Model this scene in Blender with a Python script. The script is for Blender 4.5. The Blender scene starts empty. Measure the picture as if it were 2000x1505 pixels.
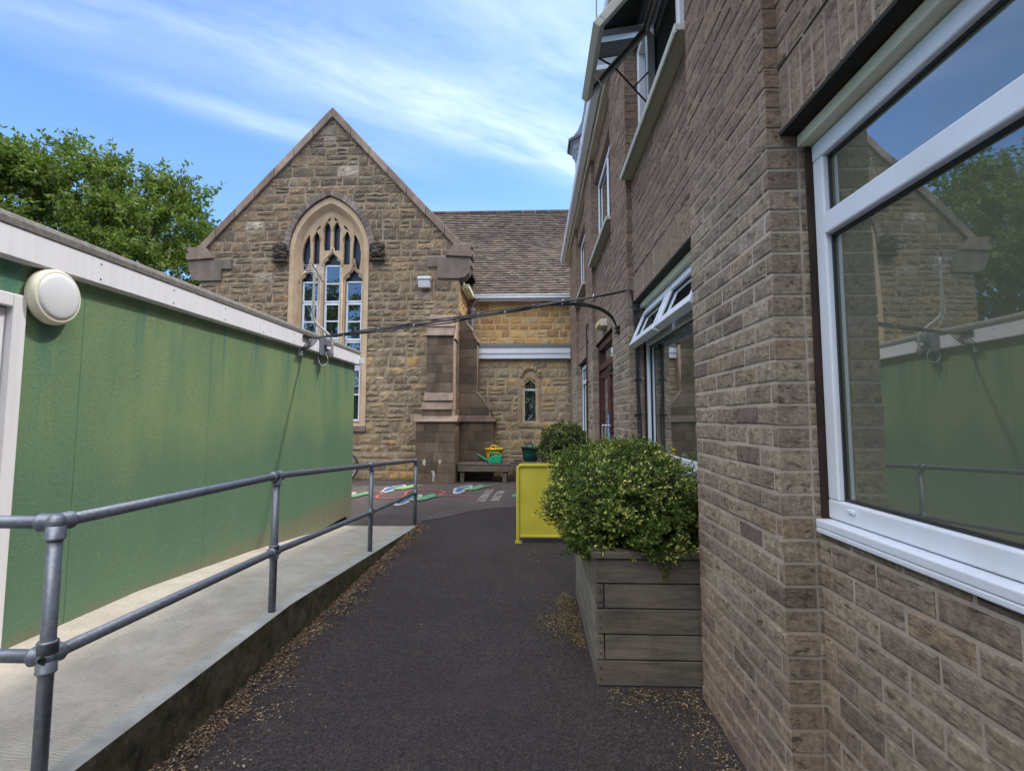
import bpy, math, random
from mathutils import Vector, Matrix, noise as mnoise
from mathutils.geometry import delaunay_2d_cdt
R = math.radians
rnd = random.Random(7)
sc = bpy.context.scene
COL = sc.collection
PI = math.pi

# ------------------------------------------------------------------ materials
class N:
    """tiny node-tree writer"""
    def __init__(s, name, world=False):
        if world:
            s.m = bpy.data.worlds.new(name); s.m.use_nodes = True
        else:
            s.m = bpy.data.materials.new(name); s.m.use_nodes = True
        s.t = s.m.node_tree; s.t.nodes.clear()
    def n(s, typ, ins=None, **kw):
        nd = s.t.nodes.new(typ)
        for k, v in kw.items(): setattr(nd, k, v)
        if ins:
            for k, v in ins.items():
                sock = nd.inputs[k]
                if hasattr(v, 'is_output') or isinstance(v, bpy.types.NodeSocket): s.t.links.new(v, sock)
                else: sock.default_value = v
        return nd
    def math(s, op, a, b=0.0, c=None, clamp=False):
        ins = {0: a, 1: b}
        if c is not None: ins[2] = c
        nd = s.n('ShaderNodeMath', ins, operation=op); nd.use_clamp = clamp
        return nd.outputs[0]
    def mix(s, f, a, b, blend='MIX'):
        nd = s.n('ShaderNodeMix', data_type='RGBA', blend_type=blend)
        for k, v in ((0, f), (6, a), (7, b)):
            if isinstance(v, bpy.types.NodeSocket): s.t.links.new(v, nd.inputs[k])
            else: nd.inputs[k].default_value = v if k == 0 else (tuple(v) + (1,))[:4]
        return nd.outputs[2]
    def ramp(s, f, stops, interp='LINEAR'):
        nd = s.n('ShaderNodeValToRGB', {0: f}); r = nd.color_ramp; r.interpolation = interp
        while len(r.elements) < len(stops): r.elements.new(0.5)
        for e, (p, c) in zip(r.elements, stops):
            e.position = p; e.color = ((c, c, c, 1) if not isinstance(c, (tuple, list)) else tuple(c) + (1,))
        return nd.outputs[0]
    def pos(s, scale=(1, 1, 1), rot=(0, 0, 0), loc=(0, 0, 0)):
        if not hasattr(s, '_p'): s._p = s.n('ShaderNodeNewGeometry').outputs['Position']
        return s.n('ShaderNodeMapping', {0: s._p, 'Scale': scale, 'Rotation': rot, 'Location': loc}).outputs[0]
    def noise(s, vec, scale, detail=4, rough=.55, dist=0.0):
        return s.n('ShaderNodeTexNoise', {'Vector': vec, 'Scale': scale, 'Detail': detail, 'Roughness': rough, 'Distortion': dist}).outputs[0]
    def island(s):
        return s.n('ShaderNodeNewGeometry').outputs['Random Per Island']
    def z(s):
        return s.n('ShaderNodeSeparateXYZ', {0: s.pos()}).outputs[2]
    def bump(s, h, strength=.5, dist=.01, nrm=None):
        ins = {'Height': h, 'Strength': strength, 'Distance': dist}
        if nrm is not None: ins['Normal'] = nrm
        return s.n('ShaderNodeBump', ins).outputs[0]
    def out(s, col, rough=.8, nrm=None, metal=0.0, spec=.3, trans=None, sss=None):
        ins = {'Base Color': col if isinstance(col, bpy.types.NodeSocket) else tuple(col) + (1,), 'Roughness': rough, 'Metallic': metal, 'Specular IOR Level': spec}
        if nrm is not None: ins['Normal'] = nrm
        b = s.n('ShaderNodeBsdfPrincipled', ins)
        s.t.links.new(b.outputs[0], s.n('ShaderNodeOutputMaterial').inputs[0])
        return s.m

def mix3(a, b, t): return tuple(a[i] * (1 - t) + b[i] * t for i in range(3))

def m_plain(name, col, rough=.6, var=.25, scale=6, bump=.2, bscale=60, bdist=.003, metal=0, spec=.3, dirt=None, stretch=(1, 1, 1)):
    s = N(name); p = s.pos(stretch)
    f = s.ramp(s.noise(p, scale, 6, .6), [(.3, 0.0), (.7, 1.0)])
    dk = tuple(c * (1 - var) for c in col); lt = tuple(min(1, c * (1 + var * .5)) for c in col)
    c = s.mix(f, dk, lt)
    if dirt:
        g = s.ramp(s.noise(s.pos(loc=(3.1, 7.7, 1.3)), scale * 2.7, 8, .7), [(.55, 0.0), (.72, 1.0)])
        c = s.mix(g, c, dirt)
    b = s.bump(s.noise(s.pos(), bscale, 4, .6), bump, bdist)
    return s.out(c, rough, b, metal, spec)

M = {}
def brick_mat():
    s = N('rustic_brick')
    r = s.island()
    low = s.ramp(r, [(0, (0.331, 0.262, 0.187)), (.2, (0.413, 0.330, 0.234)), (.4, (0.297, 0.235, 0.170)), (.55, (0.448, 0.363, 0.259)), (.72, (0.355, 0.281, 0.205)), (.86, (0.218, 0.166, 0.130)), (.95, (0.369, 0.275, 0.182))], 'CONSTANT')
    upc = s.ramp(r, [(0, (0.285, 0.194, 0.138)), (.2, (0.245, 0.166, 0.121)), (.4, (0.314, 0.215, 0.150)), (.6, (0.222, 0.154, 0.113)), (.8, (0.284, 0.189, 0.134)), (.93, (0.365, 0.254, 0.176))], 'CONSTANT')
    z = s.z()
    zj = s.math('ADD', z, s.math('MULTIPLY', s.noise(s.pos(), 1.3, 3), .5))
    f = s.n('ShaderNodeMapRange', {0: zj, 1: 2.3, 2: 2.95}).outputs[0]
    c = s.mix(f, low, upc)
    # damp ruddy foot of the wall
    g = s.n('ShaderNodeMapRange', {0: zj, 1: .95, 2: .35}).outputs[0]
    c = s.mix(s.math('MULTIPLY', g, .5), c, (.33, .215, .165))
    m1 = s.noise(s.pos(), 38, 6, .65)
    c = s.mix(s.ramp(m1, [(.38, .55), (.62, 0.0)]), c, (.10, .075, .065))
    c = s.mix(s.ramp(s.noise(s.pos(loc=(5, 1, 2)), 90, 4, .6), [(.55, 0.0), (.75, .4)]), c, (.46, .40, .34))
    w = s.ramp(s.noise(s.pos((1, .5, 1.4), loc=(2, 9, 4)), 2.6, 6, .7), [(.60, 0.0), (.8, .40)])
    c = s.mix(w, c, (.52, .49, .46))
    # drag-wire creases: ragged, mostly level tears
    p2 = s.n('ShaderNodeMapping', {0: s.pos((1, .42, 1.9)), 'Location': (0, 0, 0)}).outputs[0]
    t1 = s.noise(p2, 24, 10, .78, .35); t2 = s.noise(s.pos((1, .5, 1.5), loc=(7, 3, 1)), 60, 6, .75)
    tear = s.ramp(t1, [(.36, 0.0), (.43, .75), (.52, 1.0), (.66, 1.25)])
    c = s.mix(s.ramp(t1, [(.37, .70), (.44, 0.0)]), c, (.075, .052, .042))
    c = s.mix(s.ramp(t2, [(.40, .32), (.50, 0.0)]), c, (.11, .08, .065))
    c = s.mix(s.ramp(t2, [(.56, 0.0), (.68, .32)]), c, (.52, .44, .35))
    h = s.math('ADD', s.math('MULTIPLY', tear, .8), s.math('MULTIPLY', t2, .8))
    return s.out(c, .93, s.bump(h, .9, .008), spec=.15)
def mortar_mat():
    s = N('brick_mortar')
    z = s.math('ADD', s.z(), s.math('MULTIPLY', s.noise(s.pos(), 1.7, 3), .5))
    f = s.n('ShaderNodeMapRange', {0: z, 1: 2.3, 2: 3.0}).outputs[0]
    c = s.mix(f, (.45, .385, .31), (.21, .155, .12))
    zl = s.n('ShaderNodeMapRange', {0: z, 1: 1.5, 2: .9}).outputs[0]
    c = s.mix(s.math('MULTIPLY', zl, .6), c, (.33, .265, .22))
    c = s.mix(s.ramp(s.noise(s.pos(), 14, 6, .7), [(.4, .5), (.7, 0.0)]), c, (.22, .18, .15))
    return s.out(c, .95, s.bump(s.noise(s.pos(), 120, 4), .5, .003), spec=.1)
def stone_mat(name, stops, dark=(.10, .085, .07), dk=.6, light=(.5, .46, .38), bs=1.0, zmix=None, lich=.35):
    s = N(name); r = s.island()
    c = s.ramp(r, stops, 'CONSTANT')
    if zmix:
        r2 = s.math('FRACT', s.math('MULTIPLY', r, 7.31))
        c2 = s.ramp(r2, zmix[2], 'CONSTANT')
        zz = s.math('ADD', s.z(), s.math('MULTIPLY', s.noise(s.pos(), .9, 3), 2.2))
        c = s.mix(s.n('ShaderNodeMapRange', {0: zz, 1: zmix[0], 2: zmix[1]}).outputs[0], c, c2)
    n1 = s.noise(s.pos(), 8 * bs, 9, .76)
    c = s.mix(s.ramp(n1, [(.40, dk), (.56, 0.0)]), c, dark)
    soot = s.noise(s.pos((1, 1, .6), loc=(2, 6, 3)), 1.7, 6, .68)
    c = s.mix(s.ramp(soot, [(.38, .5), (.56, 0.0)]), c, tuple(q * .9 for q in dark))
    c = s.mix(s.ramp(soot, [(.60, 0.0), (.76, .3)]), c, light)
    n2 = s.noise(s.pos(loc=(4, 4, 4)), 17 * bs, 8, .7)
    c = s.mix(s.ramp(n2, [(.55, 0.0), (.66, lich)]), c, light)
    h = s.math('ADD', n1, s.math('MULTIPLY', s.noise(s.pos(), 45, 5, .6), .4))
    return s.out(c, .95, s.bump(h, .8, .022), spec=.1)
M['brick'] = brick_mat(); M['mortar'] = mortar_mat()
gab = [(0, (0.213, 0.149, 0.093)), (.18, (0.152, 0.110, 0.074)), (.34, (0.262, 0.182, 0.104)), (.5, (0.183, 0.132, 0.085)), (.66, (0.244, 0.171, 0.100)), (.78, (0.317, 0.209, 0.109)), (.88, (0.281, 0.226, 0.157)), (.93, (0.134, 0.099, 0.067)), (.975, (0.464, 0.385, 0.294))]
low_ = [(0, (0.366, 0.259, 0.138)), (.16, (0.260, 0.184, 0.106)), (.3, (0.437, 0.270, 0.115)), (.42, (0.307, 0.227, 0.133)), (.58, (0.224, 0.162, 0.101)), (.70, (0.472, 0.286, 0.110)), (.78, (0.366, 0.275, 0.166)), (.9, (0.195, 0.140, 0.087))]
M['gable_stone'] = stone_mat('weathered_gable_stone', low_, zmix=(4.3, 6.4, gab), lich=.5)
M['stone_mortar'] = m_plain('stone_mortar', (.31, .245, .17), .95, .35, 5, .5, 60, .006, dirt=(.20, .16, .12))
M['vestry_stone'] = stone_mat('tan_rubble_stone', [(0, (.40, .30, .18)), (.2, (.46, .35, .21)), (.4, (.36, .28, .19)), (.55, (.50, .34, .17)), (.7, (.43, .33, .21)), (.85, (.33, .26, .18))], dk=.35)
M['vestry_mortar'] = m_plain('tan_mortar', (.44, .35, .23), .95, .25, 5, .5, 60, .006)
M['nave_stone'] = stone_mat('golden_stone', [(0, (.58, .36, .13)), (.2, (.64, .42, .17)), (.4, (.50, .29, .11)), (.55, (.62, .43, .20)), (.72, (.43, .25, .12)), (.86, (.55, .40, .20))], dk=.3, dark=(.2, .12, .07))
M['nave_mortar'] = m_plain('golden_mortar', (.60, .46, .28), .95, .2, 5, .4, 60, .005)
def ashlar_mat(name, col, lt, streak=(.42, .38, .34)):
    s = N(name); p = s.pos()
    br = s.n('ShaderNodeTexNoise', {'Vector': s.pos((1, 1, .5)), 'Scale': 4.5, 'Detail': 8, 'Roughness': .65}).outputs[0]
    c = s.mix(s.ramp(br, [(.3, 0.0), (.68, 1.0)]), col, lt)
    isl = s.ramp(s.island(), [(0, .72), (.5, 1.0), (1, 1.32)])
    c = s.mix(1.0, c, isl, 'MULTIPLY')
    w = s.ramp(s.noise(s.pos((1.4, 1.4, .7), loc=(1.7, 3.3, 9.1)), 5.5, 5, .75), [(.68, 0.0), (.76, .55)])
    c = s.mix(w, c, streak)
    return s.out(c, .92, s.bump(s.noise(p, 40, 6, .7), .6, .006), spec=.12)
M['ashlar'] = ashlar_mat('dark_sandstone_ashlar', (.078, .058, .042), (.155, .118, .086))
M['ashlar_joint'] = m_plain('dark_ashlar_joint', (.16, .12, .095), .95, .4, 9)
M['dressed'] = ashlar_mat('dressed_window_stone', (.33, .235, .145), (.49, .37, .25), (.25, .19, .13))
M['weathering'] = ashlar_mat('lichened_coping_stone', (.165, .12, .095), (.29, .22, .175), (.12, .085, .06))
M['kneeler'] = ashlar_mat('grey_kneeler_stone', (.13, .105, .088), (.22, .18, .15))
M['lit_side'] = ashlar_mat('sunlit_buttress_side', (.24, .17, .125), (.34, .25, .185))  # buttress sides: sunlight falling on them is put into this lighter colour
M['carved'] = m_plain('black_carved_stone', (.085, .07, .055), .95, .5, 20, .9, 30, .02)
def tile_mat():
    s = N('clay_roof_tile'); r = s.island()
    c = s.ramp(r, [(0, (0.094, 0.074, 0.062)), (.2, (0.123, 0.094, 0.074)), (.4, (0.078, 0.064, 0.057)), (.6, (0.107, 0.084, 0.069)), (.8, (0.135, 0.105, 0.082)), (.93, (0.070, 0.055, 0.050))], 'CONSTANT')
    c = s.mix(s.ramp(s.noise(s.pos(), 2.2, 8, .75), [(.58, 0.0), (.72, .5)]), c, (.20, .145, .065))
    c = s.mix(s.ramp(s.noise(s.pos(), 25, 5, .7), [(.5, 0.0), (.7, .3)]), c, (.22, .195, .165))
    return s.out(c, .9, s.bump(s.noise(s.pos(), 60, 4), .4, .004), spec=.15)
M['tile'] = tile_mat()
M['slate'] = m_plain('blue_grey_lead_slate', (.07, .078, .098), .5, .25, 4, .3, 20, .004, spec=.5)
M['turret'] = m_plain('grey_painted_turret', (.30, .31, .34), .6, .2, 4)
def upvc(name, col, dirt=.25, rough=.38):
    s = N(name)
    g = s.ramp(s.noise(s.pos((1, 1, .5)), 5, 7, .7), [(.45, 0.0), (.75, dirt)])
    c = s.mix(g, col, (.45, .42, .34))
    c = s.mix(s.ramp(s.noise(s.pos(), 70, 4, .7), [(.62, 0.0), (.75, dirt)]), c, (.3, .28, .22))
    return s.out(c, rough, s.bump(s.noise(s.pos(), 8, 3), .08, .004), spec=.45)
M['upvc'] = upvc('white_upvc', (.62, .66, .72))
M['cream'] = upvc('cream_aged_upvc', (.62, .60, .46), .5, .6)
M['sillgrey'] = upvc('grey_sill_paint', (.40, .41, .36), .6, .55)
def fascia_mat():
    s = N('streaked_white_fascia')
    st = s.noise(s.pos((1, 1, .05)), 26, 5, .6)
    c = s.mix(s.ramp(st, [(.35, .30), (.65, 0.0)]), (.72, .71, .73), (.56, .54, .55))
    c = s.mix(s.ramp(s.noise(s.pos((1, 1, .15), loc=(8, 8, 8)), 5, 5, .7), [(.55, 0.0), (.75, .3)]), c, (.50, .48, .46))
    return s.out(c, .45, s.bump(st, .1, .003), spec=.35)
M['fascia'] = fascia_mat()
def green_mat():
    s = N('weathered_green_paint')
    z = s.z()
    a = s.noise(s.pos((1, 1, .16)), 5.5, 6, .62)
    b = s.noise(s.pos((1, 1, .30), loc=(3, 3, 3)), 2.2, 6, .65)
    c = s.mix(s.ramp(b, [(.34, 0.0), (.70, 1.0)]), (.128, .213, .112), (.205, .27, .125))
    c = s.mix(s.ramp(a, [(.60, 0.0), (.76, .45)]), c, (.30, .34, .14))
    dkst = s.ramp(s.noise(s.pos((1, 1, .07), loc=(9, 1, 5)), 9, 4, .6), [(.50, 0.0), (.66, .8)])
    topm = s.n('ShaderNodeMapRange', {0: z, 1: 1.5, 2: 2.05}).outputs[0]
    c = s.mix(s.math('MULTIPLY', dkst, s.math('ADD', topm, .15)), c, (.055, .17, .13))
    # damp darker paint along the lower half of the panels, wavy tide line
    zz = s.math('ADD', z, s.math('MULTIPLY', s.noise(s.pos((1, 1, .3)), 1.9, 5, .6), .9))
    lowf = s.n('ShaderNodeMapRange', {0: zz, 1: 1.80, 2: 1.45}).outputs[0]
    c = s.mix(s.math('MULTIPLY', lowf, .7), c, (.083, .165, .108))
    foot = s.n('ShaderNodeMapRange', {0: s.math('ADD', z, s.math('MULTIPLY', s.noise(s.pos(), 7, 4), .16)), 1: .44, 2: .36}).outputs[0]
    c = s.mix(s.math('MULTIPLY', foot, .6), c, (.19, .15, .10))
    blot = s.ramp(s.noise(s.pos(loc=(6, 2, 2)), 16, 6, .7), [(.6, 0.0), (.75, .35)])
    c = s.mix(blot, c, (.30, .38, .20))
    h1 = s.noise(s.pos(), 55, 5, .6)
    flake = s.ramp(s.noise(s.pos((1, 1, 1.6)), 34, 5, .7, .6), [(.58, 0.0), (.66, 1.0)])
    c = s.mix(s.ramp(flake, [(0, 0.0), (1, .22)]), c, (.27, .34, .19))
    c = s.mix(s.ramp(s.noise(s.pos(loc=(5, 5, 1)), 48, 6, .75), [(.36, .4), (.46, 0.0)]), c, (.05, .11, .075))
    h = s.math('ADD', h1, s.math('MULTIPLY', flake, .8))
    return s.out(c, .5, s.bump(h, .6, .0055), spec=.35)
M['green'] = green_mat()
M['felt'] = m_plain('mineral_roof_felt', (.20, .19, .175), .95, .35, 30, .7, 160, .004, dirt=(.12, .12, .09))
def galv():
    s = N('galvanised_steel')
    f = s.noise(s.pos(), 60, 6, .7)
    c = s.mix(s.ramp(f, [(.35, 0.0), (.65, 1.0)]), (.17, .19, .23), (.26, .285, .33))
    c = s.mix(s.ramp(s.noise(s.pos(), 9, 5, .7), [(.58, 0.0), (.72, .4)]), c, (.12, .12, .12))
    return s.out(c, .42, s.bump(f, .25, .0015), metal=.45, spec=.5)
M['galv'] = galv()
M['aerial'] = m_plain('dull_aluminium', (.34, .34, .31), .6, .25, 14, .1, metal=.2)
M['steel'] = m_plain('brushed_steel', (.55, .56, .58), .3, .2, 20, .1, metal=.8)
def tarmac(name, base, lt):
    s = N(name)
    v = s.n('ShaderNodeTexVoronoi', {'Vector': s.pos(), 'Scale': 135.0})
    agg = s.ramp(v.outputs['Color'], [(.2, 0.0), (.55, .45), (.9, 1.0)])
    c = s.mix(agg, tuple(q * .55 for q in base), tuple(q * 1.35 for q in lt))
    g2 = s.noise(s.pos(), 34, 6, .75)
    c = s.mix(s.ramp(g2, [(.36, .6), (.5, 0.0)]), c, tuple(q * .5 for q in base))
    c = s.mix(s.ramp(g2, [(.58, 0.0), (.74, .3)]), c, tuple(q * 1.4 for q in lt))
    big = s.noise(s.pos(), 1.1, 6, .65)
    c = s.mix(s.ramp(big, [(.35, .45), (.65, 0.0)]), c, tuple(q * .62 for q in base))
    dst = s.ramp(s.noise(s.pos(loc=(2, 2, 0)), 5, 8, .72), [(.55, 0.0), (.75, .35)])
    c = s.mix(dst, c, (.125, .10, .085))
    ck = s.math('ABSOLUTE', s.math('SUBTRACT', s.noise(s.pos(loc=(3, 8, 0)), .75, 8, .62, .6), .5))
    c = s.mix(s.ramp(ck, [(0, .6), (.0028, 0.0)]), c, (.02, .017, .017))
    c = s.mix(s.ramp(s.noise(s.pos(loc=(11, 3, 0)), .55, 4, .6), [(.52, 0.0), (.60, .28)]), c, lt)
    sp = s.ramp(s.noise(s.pos(), 85, 2, .5), [(.73, 0.0), (.76, .8)])
    c = s.mix(sp, c, (.24, .20, .17))
    h = s.math('ADD', v.outputs['Distance'], s.math('MULTIPLY', s.noise(s.pos(), 60, 4), .7))
    return s.out(c, .86, s.bump(h, .9, .007), spec=.3)
M['tarmac'] = tarmac('dark_tarmac', (.044, .036, .036), (.070, .058, .057))
M['tarmac_old'] = tarmac('older_tarmac', (.080, .064, .061), (.13, .105, .098))
def concrete():
    s = N('swirled_concrete')
    f = s.noise(s.pos(), 3.5, 8, .68)
    c = s.mix(s.ramp(f, [(.3, 0.0), (.7, 1.0)]), (.36, .33, .275), (.54, .50, .43))
    c = s.mix(s.ramp(s.noise(s.pos(loc=(1, 5, 2)), 1.2, 5, .7), [(.5, 0.0), (.72, .35)]), c, (.46, .34, .27))
    c = s.mix(s.ramp(s.noise(s.pos(), 60, 5, .7), [(.54, 0.0), (.68, .5)]), c, (.26, .23, .19))
    c = s.mix(s.ramp(s.noise(s.pos((1, .6, 1), loc=(9, 9, 9)), 28, 7, .75), [(.36, .35), (.48, 0.0)]), c, (.27, .24, .20))
    sw = s.n('ShaderNodeTexWave', {'Vector': s.pos(), 'Scale': 26.0, 'Distortion': 14.0, 'Detail': 3.0, 'Detail Scale': .35, 'Detail Roughness': .5}, wave_type='RINGS').outputs[1]
    c = s.mix(s.math('MULTIPLY', s.ramp(sw, [(0, .22), (.5, 0.0)]), 1.0), c, (.33, .29, .24))
    h = s.math('ADD', s.math('MULTIPLY', sw, .5), s.noise(s.pos(), 90, 4))
    return s.out(c, .85, s.bump(h, .8, .005), spec=.25)
M['concrete'] = concrete()
M['kerb_top'] = m_plain('smooth_concrete_edge', (.40, .40, .38), .75, .3, 7, .3, 90, .002, dirt=(.3, .28, .23))
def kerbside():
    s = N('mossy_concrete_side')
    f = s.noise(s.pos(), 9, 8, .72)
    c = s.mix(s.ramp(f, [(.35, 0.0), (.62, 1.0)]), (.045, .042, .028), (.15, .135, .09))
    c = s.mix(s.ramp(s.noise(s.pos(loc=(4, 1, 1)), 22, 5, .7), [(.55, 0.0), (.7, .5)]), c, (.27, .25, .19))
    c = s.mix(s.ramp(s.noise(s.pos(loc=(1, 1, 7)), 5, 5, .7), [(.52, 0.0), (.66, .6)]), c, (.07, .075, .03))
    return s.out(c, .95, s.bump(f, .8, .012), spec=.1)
M['kerb_side'] = kerbside()
def wood(name, c0, c1, axis):
    s = N(name); st = {'x': (.12, 1, 1), 'y': (1, .12, 1), 'z': (1, 1, .12)}[axis]
    g = s.noise(s.pos(st), 34, 7, .65, .8)
    c = s.mix(s.ramp(g, [(.3, 0.0), (.7, 1.0)]), c0, c1)
    c = s.mix(s.ramp(s.noise(s.pos(), 3, 6, .7), [(.5, 0.0), (.7, .55)]), c, tuple(q * .55 for q in c0))
    kn = s.n('ShaderNodeTexVoronoi', {'Vector': s.pos(tuple(.7 if v < 1 else 1 for v in st)), 'Scale': 5.2}).outputs['Distance']
    c = s.mix(s.ramp(kn, [(.05, .85), (.09, 0.0)]), c, (.045, .03, .022))
    isl = s.ramp(s.island(), [(0, .75), (1, 1.25)])
    c = s.mix(1.0, c, isl, 'MULTIPLY')
    return s.out(c, .88, s.bump(g, .6, .004), spec=.15)
M['plank_x'] = wood('weathered_plank', (.105, .088, .07), (.205, .17, .135), 'x')
M['plank_y'] = wood('weathered_side_plank', (.12, .11, .09), (.24, .22, .18), 'y')
M['plank_z'] = wood('weathered_post', (.10, .08, .06), (.19, .155, .12), 'z')
def yellow():
    s = N('scuffed_yellow_paint')
    c = s.mix(s.ramp(s.noise(s.pos(), 3, 6, .6), [(.3, 0.0), (.7, 1.0)]), (.50, .43, .04), (.60, .53, .065))
    c = s.mix(s.ramp(s.noise(s.pos((1, 1, .6)), 24, 6, .75), [(.63, 0.0), (.68, .8)]), c, (.20, .14, .04))
    c = s.mix(s.ramp(s.noise(s.pos(loc=(3, 3, 3)), 7, 6, .7), [(.55, 0.0), (.75, .35)]), c, (.35, .30, .07))
    return s.out(c, .45, s.bump(s.noise(s.pos(), 20, 4), .15, .003), spec=.4)
M['yellow'] = yellow()
def glass(name, dark, tint=(.9, .95, 1), k=1.0, wob=.02):
    """window pane: dark room behind, mirror sheen that grows with angle"""
    s = N(name)
    fr = s.n('ShaderNodeFresnel', {'IOR': 1.75}).outputs[0]
    f = s.math('MULTIPLY', fr, k, clamp=True)
    bp = s.bump(s.noise(s.pos(), 1.6, 2), wob, .02)
    d = s.n('ShaderNodeBsdfPrincipled', {'Base Color': dark + (1,), 'Roughness': .6, 'Specular IOR Level': 0.0})
    g = s.n('ShaderNodeBsdfGlossy', {'Color': tint + (1,), 'Roughness': .015, 'Normal': bp})
    mx = s.n('ShaderNodeMixShader', {0: f, 1: d.outputs[0], 2: g.outputs[0]})
    s.t.links.new(mx.outputs[0], s.n('ShaderNodeOutputMaterial').inputs[0])
    return s.m
M['glass'] = glass('window_glass', (.098, .108, .074), tint=(.90, .94, .98), k=2.7, wob=.06)
M['glass_church'] = glass('church_glass', (.008, .010, .014), k=2.6, wob=.05)
def clear_glass():
    s = N('open_sash_glass')
    fr = s.n('ShaderNodeFresnel', {'IOR': 1.6}).outputs[0]
    pale_mix = s.ramp(s.noise(s.pos((1, .4, 1)), 9, 6, .7), [(.35, .6), (.7, .85)])  # uneven pale blue mixed over the see-through pane
    tt = s.n('ShaderNodeBsdfTransparent', {'Color': (.62, .72, .76, 1)}); dd_ = s.n('ShaderNodeBsdfDiffuse', {'Color': (.55, .66, .72, 1)})
    t = s.n('ShaderNodeMixShader', {0: pale_mix, 1: tt.outputs[0], 2: dd_.outputs[0]})
    g = s.n('ShaderNodeBsdfGlossy', {'Color': (.9, .95, 1, 1), 'Roughness': .02})
    mx = s.n('ShaderNodeMixShader', {0: s.math('MULTIPLY', fr, 2.0, clamp=True), 1: t.outputs[0], 2: g.outputs[0]})
    s.t.links.new(mx.outputs[0], s.n('ShaderNodeOutputMaterial').inputs[0])
    return s.m
M['glass_clear'] = clear_glass()
M['lead'] = m_plain('leaded_dark_glass', (.028, .032, .045), .25, .4, 12, spec=.6)
M['room'] = m_plain('dark_room', (.03, .032, .028), .9)
M['curtain'] = m_plain('pale_curtain', (.35, .37, .35), .9, .3, 3)
M['subframe'] = m_plain('brown_timber', (.035, .020, .016), .8, .4, 12)
M['maroon'] = m_plain('maroon_paint', (.058, .018, .015), .45, .3, 6, dirt=(.16, .09, .07))
M['black'] = m_plain('black_plastic', (.018, .018, .02), .45, .2, 8, spec=.4)
M['dark_gap'] = m_plain('dark_soffit', (.022, .02, .018), .9, .3, 8)
M['brownpipe'] = m_plain('brown_conduit', (.045, .03, .025), .5, .2, 8)
M['lampcream'] = m_plain('cream_lamp_body', (.74, .71, .56), .4, .1, 3, .1)
M['diffuser'] = m_plain('opal_diffuser', (.66, .67, .68), .25, .06, 3, .03, spec=.5)
M['greyplast'] = m_plain('grey_floodlight', (.42, .45, .44), .5, .2, 8)
M['tubgreen'] = m_plain('dark_green_rubber', (.008, .075, .052), .4, .15, 6, spec=.4)
M['can'] = m_plain('green_plastic', (.012, .30, .16), .35, .15, 6, spec=.5)
M['tubyellow'] = m_plain('yellow_rubber', (.72, .46, .03), .45, .15, 6, spec=.4)
M['p_white'] = m_plain('white_ground_paint', (.42, .41, .38), .8, .4, 30, .4, 120, .002, dirt=(.2, .18, .17))
M['p_blue'] = m_plain('blue_ground_paint', (.05, .12, .27), .8, .3, 30, .4, 120, .002, dirt=(.1, .1, .13))
M['p_green'] = m_plain('green_ground_paint', (.10, .26, .13), .8, .3, 30, .4, 120, .002, dirt=(.1, .15, .1))
M['p_lime'] = m_plain('lime_ground_paint', (.19, .32, .13), .8, .3, 30, .4, 120, .002, dirt=(.1, .15, .1))
M['p_red'] = m_plain('red_ground_paint', (.40, .09, .08), .8, .3, 30, .4, 120, .002, dirt=(.2, .1, .1))
M['sticker'] = m_plain('blue_sticker', (.25, .45, .75), .4, .1, 5)
def leaf_mat(name, stops, trans=.35):
    s = N(name); r = s.island()
    c = s.ramp(r, stops)
    c = s.mix(s.ramp(s.noise(s.pos(), 1.1, 4, .6), [(.35, .35), (.6, 0.0)]), c, tuple(q * .55 for q in stops[0][1]))
    b = s.n('ShaderNodeBsdfPrincipled', {'Base Color': c, 'Roughness': .5, 'Specular IOR Level': .35})
    t = s.n('ShaderNodeBsdfTranslucent', {'Color': s.mix(.5, c, (.12, .2, .01))})
    mx = s.n('ShaderNodeMixShader', {0: trans, 1: b.outputs[0], 2: t.outputs[0]})
    s.t.links.new(mx.outputs[0], s.n('ShaderNodeOutputMaterial').inputs[0])
    return s.m
M['treeleaf'] = leaf_mat('broadleaf_foliage', [(0, (.055, .10, .018)), (.4, (.10, .155, .027)), (.75, (.165, .22, .038)), (1, (.25, .29, .06))], .42)
M['boxleaf'] = leaf_mat('box_foliage', [(0, (0.030, 0.060, 0.011)), (.5, (0.065, 0.118, 0.016)), (.85, (0.115, 0.174, 0.025)), (1, (0.203, 0.240, 0.040))], .3)
M['boxtip'] = leaf_mat('yellow_box_tips', [(0, (0.161, 0.224, 0.035)), (.5, (0.345, 0.370, 0.070)), (.85, (0.575, 0.538, 0.140)), (1, (0.782, 0.706, 0.300))], .25)
M['boxleaf_dark'] = leaf_mat('dark_box_foliage', [(0, (.022, .048, .012)), (.5, (.045, .085, .018)), (.85, (.09, .125, .03)), (1, (.17, .17, .06))], .25)
M['twig'] = m_plain('twig_bark', (.06, .045, .03), .9)
M['bark'] = m_plain('tree_bark', (.10, .08, .06), .95, .4, 5, .8, 20, .03)
def litter_mat():
    s = N('dead_leaf_litter'); r = s.island()
    c = s.ramp(r, [(0, (.05, .033, .024)), (.3, (.12, .078, .05)), (.6, (.22, .15, .095)), (.85, (.34, .25, .16)), (1, (.50, .40, .26))])
    return s.out(c, .9, spec=.15)
M['litter'] = litter_mat()
def clip_mat():
    s = N('dry_clippings'); r = s.island()
    c = s.ramp(r, [(0, (.035, .025, .015)), (.4, (.11, .08, .045)), (.8, (.26, .195, .10)), (1, (.42, .35, .19))])
    return s.out(c, .9, spec=.15)
M['clippings'] = clip_mat()

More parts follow.
